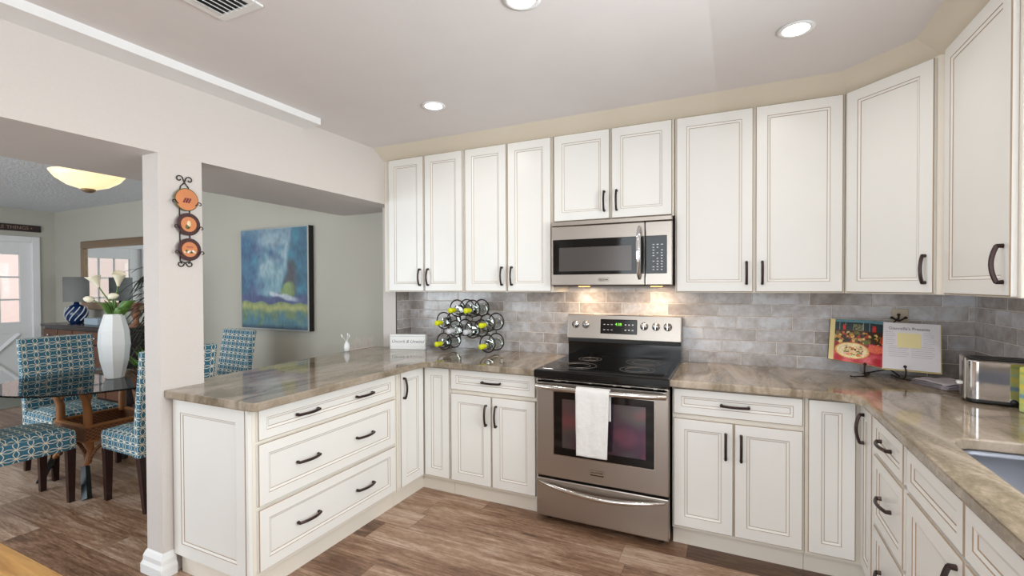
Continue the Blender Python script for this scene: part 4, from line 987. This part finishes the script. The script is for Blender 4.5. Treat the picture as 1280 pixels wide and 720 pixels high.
# spiky plant on the floor
k = thing('potted_plant', 'dark spiky-leaved potted plant half hidden behind the wall column', 'plant', (-4.42, -.42, 0)); c = Vector((-4.42, -.42, 0))
MB().lathe([(.13, 0), (.15, .02), (.19, .30), (.20, .36), (.18, .36), (.16, .30)], c, 'wicker', n=24).build('pot', k)
b = MB(); b.tube([c+Vector((0, 0, .25)), c+Vector((.02, 0, .8)), c+Vector((0, .02, 1.3))], [.025, .02, .014], 'pillar', n=8); b.build('trunk', k)
rp = random.Random(11); b = MB()
for q in range(95):
    hz_ = .95+.75*rp.random(); a_ = rp.random()*2*PI; L_ = .32+.22*rp.random(); el = .5*rp.random()+.05
    p0 = c+Vector((0, .0, hz_-.1)); dr_ = Vector((math.cos(a_), math.sin(a_)*.75, 0)); sd = Vector((-dr_.y, dr_.x, 0)).normalized()
    pts = [p0+dr_*L_*t_+Vector((0, 0, L_*(el*t_-.55*t_*t_))) for t_ in (0, .25, .5, .75, 1)]; ww = [.010, .013, .011, .007, .001]
    for p_ in pts: p_.y = min(p_.y, -.02)
    b.add([p_+sd*w_ for p_, w_ in zip(pts, ww)]+[p_-sd*w_ for p_, w_ in zip(pts, ww)], [(i_, i_+1, 6+i_, 5+i_) for i_ in range(4)], 'darkleaf', True)
lv_ = b.build('foliage', k, solidify=.0012); 
b = MB()
for q in range(60):
    a_ = rp.random()*2*PI; L_ = .15+.2*rp.random(); p0 = c+Vector((0, 0, .34)); dr_ = Vector((math.cos(a_), math.sin(a_)*.8, 0)); sd = Vector((-dr_.y, dr_.x, 0)).normalized(); H_ = .15+.5*rp.random()
    pts = [p0+dr_*L_*t_+Vector((0, 0, H_*(t_-.3*t_*t_))) for t_ in (0, .33, .66, 1)]; ww = [.008, .026, .022, .002]
    b.add([p_+sd*w_ for p_, w_ in zip(pts, ww)]+[p_-sd*w_ for p_, w_ in zip(pts, ww)], [(i_, i_+1, 5+i_, 4+i_) for i_ in range(3)], 'green', True)
b.build('undergrowth', k, solidify=.0012)
# glass table
k = thing('dining_table', 'round glass dining table on a rattan pedestal base', 'table', (-3.15, -1.42, 0)); c = Vector((-3.15, -1.42, 0))
MB().lathe([(0, .732), (.594, .732), (.600, .735), (.600, .741), (.594, .744), (0, .744)], c, 'tglass', n=64, smooth=False).build('table_top', k)
b = MB(); hw = .215
b.box(c.x-hw, c.x+hw, c.y-hw, c.y+hw, .345, .36, 'wicker', .004)
for a_ in ((c.x-hw, c.x+hw, c.y-hw, c.y-hw+.02), (c.x-hw, c.x+hw, c.y+hw-.02, c.y+hw), (c.x-hw, c.x-hw+.02, c.y-hw+.02, c.y+hw-.02), (c.x+hw-.02, c.x+hw, c.y-hw+.02, c.y+hw-.02)):
    b.box(*a_, .36, .445, 'wicker', .004); b.box(a_[0]-.004, a_[1]+.004, a_[2]-.004, a_[3]+.004, .445, .462, 'bamboo', .006); b.box(a_[0]-.004, a_[1]+.004, a_[2]-.004, a_[3]+.004, .342, .356, 'bamboo', .005)
b.build('rattan_box', k)
for sx in (-1, 1):
    for sy in (-1, 1):
        b = MB(); q = Vector((c.x+sx*.19, c.y+sy*.19, 0))
        b.tube([q+Vector((0, 0, .44)), q+Vector((0, 0, .56)), q+Vector((sx*.02, sy*.02, .65)), q+Vector((sx*.07, sy*.07, .731))], [.026, .026, .024, .022], 'bamboo', n=10); b.build('post', k)
        b = MB(); b.tube([q+Vector((-sx*.10, -sy*.10, .70)), q+Vector((-sx*.04, -sy*.04, .69)), q+Vector((0, 0, .60))], .013, 'bamboo', n=8); b.build('brace', k)
        b = MB(); b.tube([q+Vector((0, 0, .37)), q+Vector((-sx*.02, -sy*.02, .28)), q+Vector((sx*.03, sy*.03, .18))], [.03, .022, .016], 'bamboo', n=8); lg = b.build('leg', k)
        b = MB(); b.tube([q+Vector((sx*.03, sy*.03, .19)), q+Vector((sx*.14, sy*.07, .002))], [.024, .028], 'feet', n=4, smooth=False); b.build('foot', lg)
# arches of woven rattan under the box
b = MB()
for sy in (-1, 1):
    pts = [(c.x+.19*math.cos(t_*PI/10), c.y+sy*.20, .20+.14*math.sin(t_*PI/10)) for t_ in range(11)]; b.tube(pts, .012, 'wicker', n=8)
    pts = [(c.x+sy*.20, c.y+.19*math.cos(t_*PI/10), .20+.14*math.sin(t_*PI/10)) for t_ in range(11)]; b.tube(pts, .012, 'wicker', n=8)
b.build('arches', k)
# vase with calla lilies
cv = Vector((-3.07, -1.40, .745))
k = thing('vase', 'tall white faceted vase on the glass dining table', 'vase', cv)
prof = [(.052, 0), (.056, .004), (.084, .13), (.096, .25), (.090, .35), (.058, .475), (.054, .475), (.048, .46), (.02, .44)]
b = MB(); b.lathe(prof, cv, 'vase', n=8, smooth=False, rot=.25); b.build('vessel', k)
k = thing('calla_lilies', 'cream calla lilies and tulips with green stems standing in the white vase', 'flowers', cv+Vector((0, 0, .45)))
# camera-right direction on the floor ~ (0.9,0.43)
RX = Vector((.904, .4275, 0)); FY = Vector((-.4275, .904, 0))
mo = cv+Vector((0, 0, .455))
fl = [(-.105, .215, 'calla', -.5), (.035, .225, 'calla', .1), (-.155, .125, 'tulip', -1), (-.01, .150, 'tulip', 1)]
for i, (dx, dz, kind, lean) in enumerate(fl):
    tip = mo+RX*dx+Vector((0, 0, dz)); b = MB(); b.tube([mo, mo+RX*dx*.35+Vector((0, 0, dz*.55)), tip], .0045, 'green', n=6); st = b.build('stem', k)
    b = MB()
    if kind == 'calla':
        ax_ = Vector((0, 0, 1))+RX*lean; ax_.normalize(); e1 = RX-ax_*RX.dot(ax_); e1.normalize(); e2 = ax_.cross(e1)
        def cal(u, v, tip=tip, ax_=ax_, e1=e1, e2=e2, lean=lean):
            a_ = u*2*PI; R_ = .008+.034*v**1.4; lip = v*v*(.030*max(0, math.cos(a_-(PI if lean < 0 else 2.2))))
            return tuple(tip+ax_*(.085*v+lip)+(e1*math.cos(a_)+e2*math.sin(a_))*R_+e1*lip*(-.5 if lean < 0 else -.2))
        b.grid(cal, 20, 10, 'petal'); b.build('flower', st, solidify=.0015)
    else:
        dd_ = RX*(-1 if dx < -.1 else 1)+Vector((0, 0, .15)); dd_.normalize(); a0 = tip-dd_*.01
        if dx > -.1: a0 = tip-dd_*.03
        b.tube([a0, a0+dd_*.012, a0+dd_*.035, a0+dd_*.060, a0+dd_*.078], [.006, .020, .026, .020, .006], 'petal', n=10); b.build('flower', st)
b = MB(); rq = random.Random(4)
for q in range(22):
    a_ = (rq.random()-.5)*2; w_ = .012+.014*rq.random(); dr_ = RX*(a_*.10+.02)+FY*(rq.random()-.5)*.1; H_ = .05+.10*rq.random()
    if q > 18: dr_ = RX*(.10+.02*(q-18)); H_ = .14
    sd = dr_.cross(Vector((0, 0, 1))).normalized()*.6+Vector((0, 0, .8)); pts = [mo+Vector((0, 0, -.02))+dr_*t_+Vector((0, 0, H_*(t_*1.6-.6*t_*t_))) for t_ in (0, .3, .65, 1)]; ww = [.005, w_*1.2, w_*1.3, .002]
    b.add([p_+sd*z_ for p_, z_ in zip(pts, ww)]+[p_-sd*z_ for p_, z_ in zip(pts, ww)], [(i_, i_+1, 5+i_, 4+i_) for i_ in range(3)], 'green', True)
b.build('leaves', k, solidify=.001)
# chairs
def make_chair(label):
    k = thing('dining_chair', label, 'chair', (0, 0, 0), 0, 'upholstered dining chairs round the glass table')
    # faces +y locally, back at -y ; width x
    b = MB(); W2, D2 = .225, .23
    b.box(-W2, W2, -D2+.02, D2, .345, .475, 'lattice', .03)
    b.v = [Vector((p.x, p.y, p.z+.028*(1-(p.x/W2)**2)*(1-((p.y)/D2)**2) if p.z > .43 else p.z)) for p in b.v]
    b2 = MB()
    nx, ny = 12, 12
    def sh(u, v):
        x = -W2+2*W2*u; y = -D2+.02+(2*D2-.02)*v; e = (1-abs(2*u-1)**6)*(1-abs(2*v-1)**6); return (x*(.94+.06*e), y*(.95+.05*e) if v > .5 else y, .462+.040*e*(.7+.3*math.sin(PI*v)))
    b.grid(sh, nx, ny, 'lattice', smooth=True)
    b.local = True; b.build('seat', k, uv=True)
    b = MB(); b.local = True
    def bk_(u, v, s_):
        z = .345+.675*v; lean = .0 if v < .15 else -.085*((v-.15)/.85)**1.1; tp = .005*math.sin(PI*u)
        return ((-W2+2*W2*u)*(1.0+.03*v), -D2+.035+lean+s_*(.035-.012*v), z+(tp if v > .95 else 0))
    nu, nv = 10, 14; g0 = [[bk_(i/nu, j/nv, 1) for j in range(nv+1)] for i in range(nu+1)]; g1 = [[bk_(i/nu, j/nv, -1) for j in range(nv+1)] for i in range(nu+1)]
    vs = [q for r_ in g0 for q in r_]+[q for r_ in g1 for q in r_]; o1 = (nu+1)*(nv+1); ID = lambda i, j, k_=0: k_*o1+i*(nv+1)+j; fs = []
    for i in range(nu):
        for j in range(nv): fs.append((ID(i, j), ID(i, j+1), ID(i+1, j+1), ID(i+1, j))); fs.append((ID(i, j, 1), ID(i+1, j, 1), ID(i+1, j+1, 1), ID(i, j+1, 1)))
    for i in range(nu): fs.append((ID(i, 0), ID(i+1, 0), ID(i+1, 0, 1), ID(i, 0, 1))); fs.append((ID(i, nv), ID(i, nv, 1), ID(i+1, nv, 1), ID(i+1, nv)))
    for j in range(nv): fs.append((ID(0, j), ID(0, j, 1), ID(0, j+1, 1), ID(0, j+1))); fs.append((ID(nu, j), ID(nu, j+1), ID(nu, j+1, 1), ID(nu, j, 1)))
    b.add(vs, fs, 'lattice', False); b.build('backrest', k, uv=True, bevel=.008)
    for sx in (-1, 1):
        for sy in (-1, 1):
            b = MB(); b.local = True; x = sx*(W2-.03); y = sy*(D2-.03); dy = -.05 if sy < 0 else 0
            b.tube([(x, y+dy, 0), (x, y, .35)], [.022, .032], 'darkwood', n=4, smooth=False); b.build('leg', k)
    return k
def place(o, x, y, rz, lab):
    o.matrix_basis = Matrix.Translation((x, y, 0)) @ Matrix.Rotation(rz, 4, 'Z'); o['label'] = lab
c0 = make_chair('x')
extra = [copy_tree(c0) for _ in range(3)]
place(c0, -2.49, -1.425, PI/2, 'teal lattice upholstered chair right of the glass table, partly behind the wall column')
place(extra[0], -3.075, -1.94, 0, 'teal lattice upholstered chair in the near left corner, only its seat in view')
place(extra[1], -3.62, -1.42, -PI/2, 'teal lattice upholstered chair left of the glass table, its tall back seen through the glass')
place(extra[2], -3.09, -.70, PI-.08, 'teal lattice upholstered chair behind the peninsula, back below the painting')
# rug, sign over the door
tag(MB().box(-7.55, -6.6, -1.5, -.52, .001, .012, 'rug', .003).build('entry_rug'), 'grey green mat on the floor inside the entry door', 'rug')
k = thing('door_sign', 'long dark wooden sign with pale lettering above the entry door', 'sign', (XD, -.7, 2.22))
MB().box(XD+.001, XD+.022, -1.30, -.155, 2.178, 2.268, 'signwood', .003).build('board', k)
text('lettering', k, 'ENJOY THE SIMPLE THINGS \u2022', .062, 'signtext', basis((XD+.0225, -.640, 2.223), (0, 1, 0), (1, 0, 0)))
# oak table near the camera
k = thing('oak_table', 'honey oak tabletop corner at the bottom left edge of the picture', 'table', (-.55, -3.15, 0))
MB().box(-1.30, .10, -3.50, -2.760, .72, .755, 'oak', .008).build('table_top', k)
MB().box(-1.22, .02, -3.43, -2.83, .64, .72, 'oak', .003).build('apron', k)
for x in (-1.2, .0):
    for y in (-3.41, -2.85): MB().tube([(x, y, 0), (x, y, .64)], [.025, .034], 'oak', n=8).build('leg', k)
